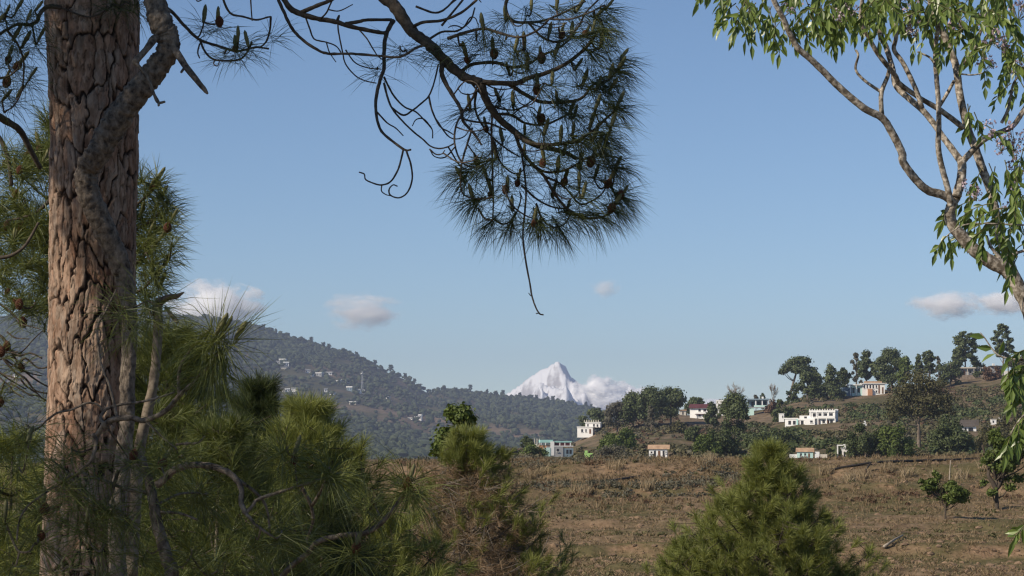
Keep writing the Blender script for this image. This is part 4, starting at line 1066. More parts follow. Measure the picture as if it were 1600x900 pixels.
young_pine(728, 668, 24, .50, "half dry young pine, green at the top and brown below", "needle_olive", 3.0, .15, .0036, 84, .17, dens=2.0, amax=48, droop=.1, dry=True, keepf=live_part, maxL=1.2)

xb = P(700, 640, 31); gb = float(field_z(xb[0], 31)); pb = int(700 - gb / 31 * FPX)
hill_tree(700, pb, 632, 70, "round", "hill_bright", "small dark leaved tree peeping over the half dry pine", "broadleaf_tree", "tree", None, pt=(xb[0] + .1, 31, gb), bark="stem_bark", leaf=5.5, trunk_w=5, dens=.35,
    blobs=[(8, 0, pb - 648, 20, 15), (18, 4, pb - 655, 14, 11), (-4, -4, pb - 643, 13, 9), (-18, 3, pb - 690, 14, 22), (-24, -2, pb - 700, 12, 14), (-10, 5, pb - 678, 10, 12), (14, 0, pb - 662, 12, 8)])

# pale clumps of tall dry grass standing out of the field
mb = MB()
for px, py in [(903, 772), (912, 776), (1100, 728), (1108, 724), (1386, 738), (1420, 745), (1460, 752), (830, 748), (850, 742), (1012, 766), (1330, 752), (1352, 748), (1290, 742), (1540, 735), (1556, 742), (1500, 748), (780, 735), (960, 735)]:
    for q in range(7):
        a = fpt(px + random.uniform(-9, 9), py + random.uniform(-2, 2)); n = 16
        d = nrm(rng.normal(size=(n, 3)) * np.array((.28, .28, 0)) + np.array((0, 0, 1)))
        needle_batch(mb, a + rng.normal(size=(n, 3)) * np.array((.08, .08, 0)), d, rng.uniform(.25, .7, n), .022, rng.uniform(.1, .5, n))
tag(mb.build("straw_grass", M["straw"], smooth=False), kind="stuff")
# ------------------------------------------------------------------ the big pine
TY = 10.0
pine_root = thing("pine_tree", "thick old pine with plated reddish bark filling the left of the view", "pine tree", (P(140, 700, TY)[0], TY, float(field_z(P(140, 700, TY)[0], TY))))
def big_trunk():
    x0 = P(140, 700, TY)[0]; zg = float(field_z(x0, TY)) - .3
    zz = np.concatenate([np.arange(zg, -.75, .06), np.arange(-.75, 2.3, .006), np.arange(2.3, 7.5, .06)])
    pyc = np.array([-1900, -60, 0, 225, 450, 675, 900, 2100.0]); cx = np.array([128, 135, 136, 143, 142, 140, 138, 132.0]); wd = np.array([96, 143, 145, 134, 130, 128, 134, 170.0])
    py = 700 - zz / TY * FPX
    o = np.argsort(py); cxp = np.interp(py, pyc, cx); r = np.interp(py, pyc, wd) * TY / FPX / 2
    xc = (cxp - 800) / FPX * TY
    NA = 420; a = np.linspace(0, 2 * math.pi, NA, endpoint=False)
    A, Zv = np.meshgrid(a, zz); Rr = r[:, None] * np.ones_like(A)
    circ = 1.24; NC = 17
    u = A / (2 * math.pi) * NC; v = Zv / .23
    u2 = u + 1.1 * fbm(np.cos(A) * 1.6 + Zv * 2.1, np.sin(A) * 1.6 + 7, 101, 3) + .28 * fbm(u * 1.3, Zv * 16, 106, 3); v2 = v + .8 * fbm(np.cos(A) * 2.4 + Zv * 3, np.sin(A) * 2.4, 102, 3) + .25 * fbm(u * 1.7, Zv * 9, 107, 3)
    iu = np.floor(u2).astype(int); iv = np.floor(v2).astype(int)
    f1 = np.full(A.shape, 9.0); f2 = np.full(A.shape, 9.0); idp = np.zeros(A.shape)
    for di in (-1, 0, 1):
        for dj in (-1, 0, 1):
            ci = iu + di; cj = iv + dj; cw = np.mod(ci, NC)
            px_ = ci + .12 + .76 * _hash(cw, cj, 201); py_ = cj + .1 + .8 * _hash(cw, cj, 202)
            d = np.sqrt((u2 - px_) ** 2 + ((v2 - py_) * .9) ** 2); h = _hash(cw, cj, 203)
            n = d < f1
            f2 = np.where(n, f1, np.minimum(f2, d)); idp = np.where(n, h, idp); f1 = np.where(n, d, f1)
    e = f2 - f1
    jag = .05 * fbm(u * 5, v * 5, 103, 3)
    wd_ = .5 + .9 * (fbm(u * .8, v * .6, 108, 3) + .5)
    pl = np.clip((e + jag - .035 * wd_) / .075, 0, 1); pl = pl * pl * (3 - 2 * pl)
    fl_ = fbm(u * 3.0 + idp * 5, v * 3.4, 109, 4); sc_ = np.clip(np.abs(fl_) / .06, 0, 1)
    # thin scales laid over the plates
    step = np.floor((fbm(u * 1.4 + idp * 9, v * 1.1, 104, 4) + .5) * 4) / 4
    disp = -.0085 * (1 - pl) + .0055 * idp * pl + .0055 * step * pl + .004 * fbm(u * 4, v * 6, 105, 4) * pl - .003 * (1 - sc_) * pl + .003 * (fl_ > 0)
    Rr = Rr + disp - .004
    vtx = np.stack([xc[:, None] + Rr * np.cos(A), TY + Rr * np.sin(A), Zv], -1).reshape(-1, 3)
    m = len(zz); i = np.arange(m - 1)[:, None] * NA; j = np.arange(NA)[None]; j2 = (j + 1) % NA
    q = np.stack([i + j, i + j2, i + NA + j2, i + NA + j], -1).reshape(-1, 4)
    mb = MB(); mb.add(vtx, q); mb.attr = {"crack": np.maximum(1 - pl, .75 * (1 - sc_)).ravel(), "plate": np.clip(idp * .55 + (step + .3) * .45 + .28 * (fl_ > 0), 0, 1).ravel()}
    mb.build("trunk", M["bark"], pine_root)
big_trunk()

class Trace:
    """boughs followed along the photo's lines, given real depth, thickness and shoots"""
    def __init__(self, root, Y0, name="bough", wood="twig", needle="needle", nl=.19, nw=.0022):
        self.root = root; self.Y0 = Y0; self.name = name; self.w = MB(); self.n = MB(); self.reg = []; self.wood = wood; self.needle = needle; self.nl = nl; self.nw = nw; self.buds = []; self.cones = []
    def near(self, px, py):
        if not self.reg: return None
        r = np.array(self.reg); d = np.hypot(r[:, 0] - px, r[:, 1] - py); i = int(np.argmin(d)); return r[i], d[i]
    def branch(self, pts, r0=2.0, r1=1.0, dY=None, Y=None, seg=6, rough=.12, n_per=5):
        if Y is None:
            k = self.near(*pts[0]); Y = k[0][2] if k is not None and k[1] < 14 else self.Y0 + random.uniform(-.25, .25)
        if dY is None: dY = random.uniform(-.25, .25)
        L = np.concatenate([[0], np.cumsum([math.dist(a, b) for a, b in zip(pts[:-1], pts[1:])])]); L = L / L[-1]
        ys = Y + dY * L
        p = np.array([P(a[0], a[1], y) for a, y in zip(pts, ys)]); k = Y / FPX
        tube(self.w, p, [r0 * k, (r0 + r1) / 2 * k, r1 * k], seg, n_per, rough)
        pi = crom(np.array([(a[0], a[1], y) for a, y in zip(pts, ys)]), 6)
        self.reg += [tuple(t) for t in pi]
        return ys[-1]
    def shoot(self, px, py, n=70, bud=True, cone=0.0, amin=40, amax=118, droop=.55, nl=None, link=True, tilt=(0, 0), size=1.0, Y=None, scale=1.0, spray=None):
        b = (px, py + 12 * size)
        k = self.near(*b)
        if Y is None: Y = k[0][2] if k is not None else self.Y0
        if link and k is not None and k[1] > 3:
            a = k[0]; Y = a[2] + random.uniform(-.12, .12); yl = max(b[1], a[1]) + .18 * k[1]
            pts = [(a[0], a[1]), (a[0] * .45 + b[0] * .55, yl), (b[0] + (a[0] - b[0]) * .06, b[1] + .25 * (yl - b[1]) + 2), b]
            self.branch(pts, 1.5, 1.3, Y - a[2], a[2])
        p = P(b[0], b[1], Y); ax = nrm(np.array((tilt[0], random.uniform(-.3, .3), 1.0)) + rng.normal(size=3) * .15)
        if spray is not None:
            tuft(self.n, p, nrm(np.array(spray)), int(n * .72), nl or self.nl, self.nw, 3, 58, droop * 1.1, .06); n = int(n * .4)
        tuft(self.n, p, ax, int(n * scale), nl or self.nl, self.nw, amin, amax, droop, .05)
        if bud: self.buds.append((p, ax, size * random.uniform(.6, .95) * Y / 9.6))
        if random.random() < cone: self.cones.append((p + rng.normal(size=3) * .006 - ax * .012, ax, size * random.uniform(.55, .95) * Y / 9.6))
    def done(self):
        o = self.w.build(self.name, M[self.wood], self.root)
        if self.n.n: self.n.build("needles", M[self.needle], o, smooth=False)
        off = o.matrix_basis.translation; base = Vector((0, 0, 0)); q = o
        while q is not None: base += q.location; q = q.parent
        for lst, nm, me in ((self.buds, "bud", BUD), (self.cones, "pollen_cone", CONE)):
            for p, ax, s in lst:
                b = bpy.data.objects.new(nm, me); COL.objects.link(b); b.parent = o
                b.location = Vector(p) - base; b.rotation_euler = Vector(ax).to_track_quat('Z', 'Y').to_euler(); b.scale = (s, s, s)
        return o
def _bud():
    mb = MB(); tube(mb, [(0, 0, -.005), (0, 0, .02), (.002, 0, .045), (.003, 0, .075), (.002, 0, .088)], [.006, .0105, .0115, .0085, .002], 9, 3, .14); return mb.mesh("bud", M["bud"])
def _cone():
    mb = MB(); n = 110
    for k in range(n):
        t = (k + .5) / n; z = .05 * t - .012; r = .017 * math.sin(math.pi * (.12 + .8 * t)) ; a = k * 2.39996
        c = np.array((math.cos(a) * r, math.sin(a) * r, z)); o = nrm(np.array((math.cos(a), math.sin(a), .35)))
        s = nrm(np.cross(o, (0, 0, 1))); u = np.cross(s, o); w = .0052
        mb.add([c - s * w - u * w, c + s * w - u * w, c + s * w * .8 + u * w, c - s * w * .8 + u * w, c + o * .006], None, [(0, 1, 4), (1, 2, 4), (2, 3, 4), (3, 0, 4)])
    tube(mb, [(0, 0, -.014), (0, 0, .014), (0, 0, .038)], [.008, .015, .006], 8, 3)
    return mb.mesh("pollen_cone", M["cone"], smooth=False)
BUD, CONE = _bud(), _cone()

class Multi:
    """several boughs of one tree; each shoot belongs to the bough nearest to it"""
    def __init__(self, *a, **k): self.a = a; self.k = k; self.t = []
    def pick(self, px, py, lim):
        best = min(((t.near(px, py)[1], i) for i, t in enumerate(self.t)), default=(1e9, 0))
        return self.t[best[1]] if best[0] < lim else None
    def branch(self, pts, *a, **k):
        t = self.pick(*pts[0], 6)
        if t is None: t = Trace(*self.a, **self.k); self.t.append(t)
        return t.branch(pts, *a, **k)
    def shoot(self, px, py, *a, **k): self.pick(px, py + 12, 1e9).shoot(px, py, *a, **k)
    def done(self):
        for t in self.t: t.done()

# hanging bough, top centre ----------------------------------------------------------------------
B = Trace(pine_root, 9.6, nw=.0023, nl=.205)
B.branch([(120, -420), (300, -260), (470, -130), (560, -50), (600, -5), (620, 15), (640, 45), (665, 65), (685, 85), (710, 108), (730, 122), (752, 128)], 11, 7, -.4, 10.0, 9, .2)
B.branch([(752, 128), (757, 150), (775, 180), (800, 203), (832, 225), (860, 232), (885, 239), (900, 248)], 7, 3, .2, seg=8, rough=.16)
B.branch([(752, 128), (780, 130), (807, 130), (825, 122), (850, 115), (875, 105), (895, 92), (915, 75), (930, 55), (936, 42)], 5, 2, -.3)
B.branch([(795, 131), (807, 139), (825, 150), (845, 159), (875, 160), (900, 157), (914, 149), (927, 132), (950, 125), (962, 112), (968, 98)], 3.6, 1.6, .3)
B.branch([(720, 112), (740, 100), (775, 98), (800, 105), (825, 100), (850, 85), (868, 78), (890, 62), (900, 50)], 3, 1.5, .3)
B.branch([(800, -20), (790, 10), (800, 32), (825, 35), (850, 32), (880, 20), (915, 2)], 3, 1.6, .2, 9.4)
B.branch([(700, 60), (730, 50), (757, 45), (782, 52), (812, 58), (840, 47), (860, 28)], 3, 1.5, -.3, 9.4)
B.branch([(775, 178), (800, 180), (820, 192), (850, 195), (875, 185), (892, 175)], 2.6, 1.4, .2)
B.branch([(800, 203), (825, 222), (860, 226), (900, 221), (915, 212), (932, 200), (945, 187), (962, 172), (964, 165)], 3.4, 1.5, -.3)
B.branch([(430, -30), (450, 9), (470, 22), (500, 30), (525, 34), (545, 41), (585, 49), (605, 52)], 5, 3, .1, 9.7, 8, .2)
B.branch([(470, 20), (490, 11), (520, -2), (530, -20)], 3.6, 3)
B.branch([(500, 30), (510, 20), (517, 5), (523, -6)], 1.6, 1)
B.branch([(513, 15), (530, 17), (551, 7)], 1.3, .8)
B.branch([(540, 37), (560, 34), (575, 31), (612, 31)], 3.4, 2.6)
B.branch([(435, 0), (445, 22), (457, 45), (475, 64), (500, 80), (517, 84), (550, 84), (590, 87), (625, 89), (650, 75), (668, 69)], 2.8, 1.6, -.2, 9.7, 7, .2)
B.branch([(478, 28), (484, 45), (490, 60), (500, 64), (510, 66), (525, 72), (533, 82)], 1.4, 1)
B.branch([(510, 66), (514, 80), (520, 90), (525, 97)], 1.1, .7)
B.branch([(525, 34), (530, 24), (528, 36), (529, 50), (535, 80), (540, 100), (555, 118), (570, 126), (588, 130)], 1.5, 1)
B.branch([(560, 45), (573, 60), (582, 75), (590, 87), (600, 95)], 1.3, .9)
B.branch([(540, 78), (555, 98), (575, 106), (595, 108)], 1.2, .9)
B.branch([(615, 32), (607, 45), (602, 60), (600, 85), (600, 107), (595, 122), (590, 140), (587, 162), (589, 185), (596, 205), (614, 221), (632, 234), (642, 234)], 4, 1.6, -.4)
B.branch([(630, 234), (626, 252), (621, 267), (610, 284), (595, 289), (580, 285), (571, 280), (569, 272), (561, 269)], 1.6, 1.1, -.1)
B.branch([(635, 236), (642, 257), (644, 280), (637, 300), (624, 309), (610, 305), (608, 296), (614, 289), (621, 291)], 1.6, 1.1, .1)
B.branch([(597, 288), (596, 298), (603, 304), (612, 306)], 1, .8)
B.branch([(600, 120), (607, 135), (617, 152), (632, 167), (650, 175), (665, 190), (675, 202), (676, 216)], 1.7, 1, .1)
B.branch([(600, 130), (605, 150), (612, 168), (625, 185), (645, 205), (660, 217), (672, 228), (685, 232), (698, 230), (710, 224)], 1.8, 1.1, -.2)
B.branch([(589, 175), (605, 192), (618, 200), (630, 212)], 1.4, .9)
B.branch([(612, 168), (630, 180), (645, 172), (660, 160), (670, 150), (678, 130), (685, 100)], 1.6, 1.4, .2)
B.branch([(670, 150), (675, 172), (687, 197), (700, 205), (708, 210)], 1.6, 1)
B.branch([(690, 92), (692, 120), (705, 145), (720, 170), (724, 190), (742, 210), (752, 226)], 4, 1.8, -.2, rough=.25)
B.branch([(747, 130), (740, 150), (732, 163), (722, 178), (713, 195), (710, 215), (712, 232), (718, 248), (728, 258), (745, 261), (758, 256), (766, 247)], 1.9, 1.3, -.4)
B.branch([(720, 185), (740, 190), (765, 193), (790, 203)], 1.8, 1.5)
B.branch([(770, 172), (768, 200), (769, 240), (770, 280), (771, 312), (770, 342)], 1.8, 1.2, .1)
B.branch([(738, 200), (730, 225), (724, 245), (720, 265), (720, 292), (724, 303), (735, 309), (755, 311), (770, 307)], 1.7, 1.2)
B.branch([(771, 342), (785, 350), (797, 346), (808, 330), (814, 310), (812, 300)], 1.7, 1.2)
B.branch([(747, 325), (757, 341), (770, 344)], 1.8, 1.4)
B.branch([(805, 210), (815, 235), (830, 255), (850, 275), (865, 300), (880, 320), (895, 332), (915, 341), (940, 339), (955, 332), (958, 325)], 3, 1.6, .1)
B.branch([(838, 318), (846, 340), (858, 352), (872, 355), (885, 347), (892, 332)], 1.6, 1.2)
B.branch([(785, 290), (800, 320), (820, 336), (838, 343)], 1.6, 1.1)
B.branch([(815, 240), (820, 275), (822, 302), (820, 332), (817, 368), (821, 405), (828, 443), (831, 462), (837, 480), (843, 490), (849, 492)], 1.7, 1.2, -.2)
B.branch([(829, 450), (830, 462), (826, 458)], .8, .6); B.branch([(843, 489), (838, 490)], 1.0, .8)
B.branch([(815, 290), (840, 312), (865, 324), (885, 326)], 1.8, 1.2)
B.branch([(830, 255), (850, 268), (875, 268), (895, 260), (915, 248), (935, 240), (947, 225), (950, 210)], 2.2, 1.4)
B.branch([(850, 275), (880, 290), (905, 318), (925, 314), (940, 303), (950, 288)], 2, 1.2)
B.branch([(885, 239), (907, 248), (930, 246), (944, 236), (950, 222)], 1.8, 1.2)
B.branch([(725, 115), (745, 140), (770, 165), (800, 172), (820, 165), (838, 152)], 1.7, 1.2)
B.branch([(745, 140), (742, 165), (750, 190), (770, 215), (795, 235), (812, 245)], 2, 1.3)
B.branch([(770, 215), (780, 250), (800, 270), (815, 268), (822, 255)], 1.6, 1.1)
B.branch([(640, 45), (660, 35), (690, 32), (720, 20), (745, 0)], 3, 2, -.3)
B.branch([(665, 65), (690, 50), (715, 48), (735, 32), (742, 12)], 2, 1.3)
B.branch([(690, 40), (715, 10), (735, -15)], 2, 1.5); B.branch([(650, 10), (680, 20), (700, 10), (720, -15)], 2, 1.5)
B.branch([(825, 35), (850, 60), (880, 64), (905, 40), (915, 20), (940, -5)], 2, 1.4)
B.branch([(860, 30), (890, 30), (920, 20), (945, 8)], 1.8, 1.2)
for q in range(46):                                    # the tangle of fine dead twigs within the bough
    r = B.reg[random.randrange(len(B.reg))]
    if r[0] < 655 or r[1] < -10 or r[1] > 300: continue
    a = random.uniform(.1, 1.5) * random.choice((1, 1, 1, -1)); L = random.uniform(18, 60); sg = 1 if random.random() < .72 else -1; sg = sg if r[0] + sg * L < 965 else -1
    B.branch([(r[0], r[1]), (r[0] + sg * L * .4, r[1] + L * .45 * a), (r[0] + sg * L * .8, r[1] + L * .42 * a), (r[0] + sg * L, r[1] + L * .1 * a)], 1.3, .8, random.uniform(-.35, .35), r[2])
_bd = [(970, 85), (965, 105), (952, 117), (938, 67), (925, 45), (915, 47), (892, 50), (857, 50), (876, 47), (867, 80), (820, 70), (805, 72), (796, 110), (825, 102), (862, 125), (910, 127), (931, 135), (871, 155), (802, 160), (889, 172), (897, 177), (964, 160), (952, 135), (921, 195), (927, 212), (876, 215), (947, 7), (931, 20),
       (961, 257), (929, 272), (950, 280), (971, 300), (957, 320), (905, 285), (910, 302), (871, 262), (819, 237), (740, 307), (746, 250), (769, 297), (792, 292), (810, 275), (835, 340), (724, 275), (907, 257), (935, 225), (880, 235), (850, 205), (785, 215), (840, 180), (775, 240), (862, 300), (885, 325), (800, 322), (945, 215), (955, 190), (900, 100), (845, 85), (770, 75), (755, 40), (790, 25), (830, 10), (870, 8), (900, 12), (730, 85), (735, 165), (760, 195), (820, 205), (895, 205), (930, 165), (840, 130), (780, 150), (760, 272), (850, 245), (925, 245), (880, 280)]
for px, py in _bd:
    B.shoot(px, py - 6, 52, True, .17, tilt=((px - 830) / 260, 0), spray=((px - 800) / 130 + random.uniform(-.4, .4), random.uniform(-.8, .8), random.uniform(-.7, .25)))
for px, py in [(940, 32), (945, 45), (965, 110), (960, 165), (958, 325), (970, 305), (965, 260), (938, 338), (915, 338), (872, 352), (845, 345), (838, 342), (800, 347), (770, 343), (744, 312), (722, 268), (890, 330), (950, 240), (950, 212), (905, 220), (880, 158), (940, 130), (925, 80), (760, 250)]:
    B.shoot(px, py - 12, 92, False, .08, tilt=((px - 830) / 180, 0), amin=55, amax=135, droop=.7, spray=((px - 815) / 110 + random.uniform(-.3, .3), random.uniform(-.6, .6), random.uniform(-.9, .1)))
for px, py in [(635, 78), (680, 72), (690, 88), (720, 68), (745, 60), (790, 60), (810, 85), (625, 72), (590, 105)]:
    B.shoot(px, py - 12, 40, False, .1, droop=.5)
B.done()

# small boughs left of it
C = Trace(pine_root, 9.7, nl=.185)
C.branch([(225, -60), (245, -10), (258, 10), (270, 20), (290, 42), (312, 62), (345, 73), (370, 80), (398, 74), (420, 76)], 3.4, 1.5, .1, 9.6)
C.branch([(313, 64), (320, 80), (332, 92), (352, 95), (374, 93), (386, 82), (394, 66)], 1.9, 1.3)
C.branch([(312, 68), (309, 82), (312, 91)], 1.4, 1); C.branch([(336, 92), (334, 100), (340, 103), (343, 95)], 1.1, .9)
C.branch([(345, -15), (352, 8), (362, 22), (380, 26), (400, 31), (418, 27), (423, 26)], 2, 1.3, .1, 9.6)
C.branch([(391, -12), (392, 5), (394, 32)], 1.4, 1); C.branch([(423, 26), (422, 45), (416, 65), (405, 75)], 1.8, 1.4)
C.branch([(305, -5), (309, 2), (318, -2)], 1.2, .9)
for px, py, c in [(318, 22, 1), (340, 22, 1), (368, 64, 1), (372, 52, .6), (422, 40, 0), (388, 60, .3), (350, 70, 0)]:
    C.shoot(px, py, 46, c > 0, .5 * c, amin=50, amax=125, droop=.45)
C.done()

# branches entering at the left border
L_ = Multi(pine_root, 10.2, nl=.2)
L_.branch([(95, 12), (75, 10), (62, 22), (58, 33), (45, 39), (28, 38), (8, 48), (-25, 70)], 4, 2, -.3, 9.8)
L_.branch([(10, 46), (25, 65), (36, 90), (37, 115), (34, 142), (22, 165), (8, 174)], 2, 1.2)
L_.branch([(-30, 115), (-5, 122), (15, 118), (28, 108)], 2, 1.3, .1, 10); L_.branch([(34, 142), (42, 130), (48, 120)], 1.4, 1)
L_.branch([(-40, 150), (-5, 180), (15, 192), (32, 205), (48, 235), (63, 263)], 7, 4, .3, 10.6, 8)
for px, py in [(8, 12), (25, 5), (12, 80), (28, 90), (26, 140), (4, 145), (42, 20), (46, 110), (20, 50), (35, 60), (8, 115), (-8, 30), (55, 5), (175, -6), (195, -10), (215, -8), (60, 50)]:
    L_.shoot(px, py, 60, py > 0 and px < 120, .3, tilt=(.5 if px < 100 else .3, 0), amin=30, amax=125, droop=.6)
L_.done()

# the pine's own crown above the view: it keeps the upper trunk and the hanging bough in shade
def shade_bough(a0, mid, e, r, spots, n):
    w = MB(); tube(w, [a0, mid, e], r, 7, 5); nd = MB()
    for pp in spots: tuft(nd, pp, (rng.normal() * .4, rng.normal() * .4, 1), n, .215, .006, 20, 120, .4, .08)
    ob = w.build("bough", M["stem_bark"], pine_root); nd.build("needles", M["needle"], ob, smooth=False)
def spread(k, x, y, z): return [np.array((random.uniform(*x), random.uniform(*y), random.uniform(*z))) for _ in range(k)]
tx = P(135, -900, TY)[0]
for q in range(15):
    a0 = np.array((tx, TY, random.uniform(3.0, 6.2))); e = np.array((random.uniform(-4.5, -1.3), random.uniform(6.3, 9.0), random.uniform(3.1, 5.0)))
    shade_bough(a0, a0 * .5 + e * .5 + np.array((0, 0, -.25)), e, [.06, .035, .012], [a0 + (e - a0) * random.uniform(.4, 1.05) + rng.normal(size=3) * np.array((.35, .35, .22)) for _ in range(26)], 46)
shade_bough(np.array((tx, TY, 3.0)), np.array((-3.0, 9.2, 3.3)), np.array((-4.3, 8.2, 3.5)), [.06, .04, .015], spread(380, (-4.8, -2.9), (7.6, 9.3), (2.85, 4.3)) + spread(40, (-2.6, -1.2), (9.2, 10.6), (2.6, 4.5)), 46)
for q in range(3):  # unseen low boughs, added out of view to shade the lower left
    a0 = np.array((tx, TY - .05, 2.5 + .12 * q)); e = np.array((-3.9 + .5 * q, 6.2 + .5 * q, 1.5))
    shade_bough(a0, a0 * .6 + e * .4 + np.array((-.4, 0, .3)), e, [.035, .025, .01], spread(150, (-4.4, -2.5), (5.3, 8.6), (1.1, 1.75)), 44)

# ------------------------------------------------------------------ crooked tree wound about the trunk
cr = thing("crooked_tree", "crooked grey barked tree leaning across the front of the thick pine trunk", "tree", P(190, 2000, 9.75))
def stem(pts, rads, root, name, Ys, mat="stem_bark", seg=22, n_per=14):
    p = np.array([P(a, b, y) for (a, b), y in zip(pts, Ys)]); k = np.array(Ys) / FPX
    pp = crom(p, n_per); rr = np.interp(np.linspace(0, 1, len(pp)), np.linspace(0, 1, len(p)), np.array(rads) * k)
    tan, n, b = frames(pp); a = np.linspace(0, 2 * math.pi, seg, endpoint=False)
    I, A = np.meshgrid(np.arange(len(pp)), a, indexing='ij')
    sc = np.linalg.norm(np.diff(pp, axis=0), axis=1).mean()
    d = 1 + .20 * fbm(I * sc * 42, A * 2.2 + 3 * np.cos(A), 111, 4) + .08 * fbm(I * sc * 12, A * .9, 112, 2)
    v = pp[:, None] + rr[:, None, None] * d[..., None] * (np.cos(a)[None, :, None] * n[:, None] + np.sin(a)[None, :, None] * b[:, None])
    m = len(pp); i = np.arange(m - 1)[:, None] * seg; j = np.arange(seg)[None]; j2 = (j + 1) % seg
    mb = MB(); e = m * seg
    mb.add(np.vstack([v.reshape(-1, 3), pp[0], pp[-1] + tan[-1] * rr[-1] * .4]), np.stack([i + j, i + j2, i + seg + j2, i + seg + j], -1).reshape(-1, 4),
           [(e, (k_ + 1) % seg, k_) for k_ in range(seg)] + [(e + 1, (m - 1) * seg + k_, (m - 1) * seg + (k_ + 1) % seg) for k_ in range(seg)])
    return mb.build(name, M[mat], root)
stem([(190, 2000), (188, 1300), (186, 950), (182, 820), (190, 735), (198, 660), (199, 600), (202, 540), (202, 490), (196, 445), (184, 405), (168, 370), (152, 335), (137, 300), (136, 268), (152, 240), (172, 205), (196, 168), (222, 135), (246, 105), (262, 78), (262, 56), (252, 38), (243, 5), (240, -60), (248, -200)],
     [16, 15, 14, 13, 13, 12, 12, 12, 12.5, 14, 16, 17, 18, 18, 18, 20, 21, 21, 20, 19, 17, 17, 19, 18, 17, 15], cr, "trunk", [9.72] * 8 + [9.74, 9.74, 9.72, 9.7, 9.68, 9.66, 9.65, 9.62, 9.6, 9.58, 9.56, 9.55, 9.54, 9.54, 9.54, 9.56, 9.6, 9.7])
stem([(250, 55), (240, 62), (228, 78), (210, 98)], [7, 6.5, 5, 5.5], cr, "dead_branch", [9.55, 9.5, 9.45, 9.4], seg=9, n_per=6)
stem([(210, 98), (219, 106), (232, 125), (241, 148), (247, 160), (258, 159)], [3.5, 3, 2.6, 2.6, 2.2, 2], cr, "dead_branch", [9.4] * 6, seg=7, n_per=5)
stem([(241, 148), (247, 158), (248, 165)], [2.4, 2.2, 2.0], cr, "dead_branch", [9.4, 9.4, 9.38], seg=7, n_per=4)
stem([(262, 62), (275, 80), (290, 103), (305, 122), (318, 138), (324, 146)], [6.5, 6, 5.5, 5, 4.2, 2], cr, "dead_branch", [9.54, 9.5, 9.46, 9.42, 9.4, 9.38], seg=9, n_per=6)
stem([(288, 106), (283, 113)], [2.4, 2], cr, "dead_branch", [9.45, 9.43], seg=7, n_per=3)
stem([(205, 900), (212, 780), (216, 715), (226, 660), (238, 610), (244, 560), (247, 515), (246, 480), (252, 466)], [10, 9, 9, 8.5, 8, 7.5, 7.5, 8, 7], cr, "second_stem", [9.9] * 9, "grey_twig", 14, 8)
stem([(250, 472), (262, 465), (275, 463), (287, 457)], [6, 5, 4.5, 1.2], cr, "dead_branch", [9.85, 9.8, 9.75, 9.7], seg=9, n_per=6)
stem([(258, 480), (266, 490), (277, 503)], [2, 3.2, 3.4], cr, "dead_branch", [9.85, 9.8, 9.75], seg=7, n_per=5)

# ------------------------------------------------------------------ near pine with long drooping needles, lower left
np_root = thing("pine_tree", "near pine with long drooping needles and arching bare branches, lower left", "pine tree", P(268, 2300, 7.0))
N_ = Trace(np_root, 7.0, "stem", "stem_bark", "needle_lit", .235, .0021)
N_.branch([(268, 2300), (270, 1400), (268, 930), (262, 880), (247, 825), (240, 787), (232, 750), (222, 715)], 13, 6, 0, 7.0, 10, .15)
N_.branch([(245, 758), (258, 748), (268, 737), (290, 728), (320, 727), (350, 735), (368, 748), (377, 765), (377, 785), (384, 802)], 6, 4, -.1, 6.9, 9, .12)
N_.branch([(384, 802), (395, 790), (402, 781), (430, 771), (460, 762), (482, 755), (507, 747)], 3, 2.4, .1)
N_.branch([(352, 737), (390, 762), (410, 781), (418, 800), (422, 832)], 3, 1.6); N_.branch([(384, 802), (400, 820), (425, 838)], 3, 2)
N_.branch([(472, 762), (484, 785), (488, 800), (489, 815), (480, 842)], 3, 2.2, .1, 7.1); N_.branch([(488, 790), (500, 770), (508, 752)], 3, 2)
N_.branch([(400, 960), (445, 895), (480, 865), (500, 845), (540, 836), (570, 833), (592, 820), (612, 800), (628, 778), (640, 762)], 4.5, 3.2, -.2, 7.1, 8)
N_.branch([(242, 790), (262, 780), (280, 772), (305, 770), (322, 773)], 2.6, 1.6); N_.branch([(250, 800), (280, 802), (308, 812)], 2.4, 1.6)
N_.branch([(185, 735), (170, 780), (150, 800), (122, 765)], 3, 2, .1, 7.0); N_.branch([(238, 770), (200, 765), (160, 750), (140, 745), (128, 738)], 3.2, 2)
N_.branch([(85, 760), (60, 778), (42, 792), (30, 815), (26, 845)], 2, 1.4, 0, 7.2); N_.branch([(110, 742), (95, 755), (85, 762)], 2.4, 2, 0, 7.0)
N_.branch([(130, 738), (112, 742), (95, 730), (80, 718)], 2.2, 1.5)
N_.branch([(10, 818), (16, 835), (28, 860), (45, 862), (55, 848)], 2, 1.5, 0, 7.3); N_.branch([(140, 835), (142, 850), (155, 862), (165, 850)], 1.8, 1.3, 0, 7)
N_.branch([(105, 885), (120, 890), (145, 890), (160, 885)], 2, 1.5, 0, 7.1)
N_.branch([(145, 678), (150, 690), (142, 720), (120, 740)], 3, 2.6, 0, 6.9)
N_.branch([(165, 668), (168, 660), (180, 655), (205, 653), (225, 657), (245, 650), (260, 641), (270, 630), (281, 617), (300, 600), (320, 580), (342, 553)], 5, 3, -.3, 6.9, 9)
N_.branch([(280, 617), (279, 590), (283, 570), (295, 550), (312, 530), (330, 513)], 2.6, 2.4, -.1)
N_.branch([(163, 662), (157, 655), (165, 640), (190, 632), (220, 628), (245, 622), (272, 613)], 3, 1.8, .1); N_.branch([(163, 662), (152, 680), (146, 700)], 4, 4)
N_.branch([(183, 655), (178, 630), (170, 600), (158, 570), (153, 535), (153, 508), (163, 490), (182, 452)], 2.4, 1.5, .1)
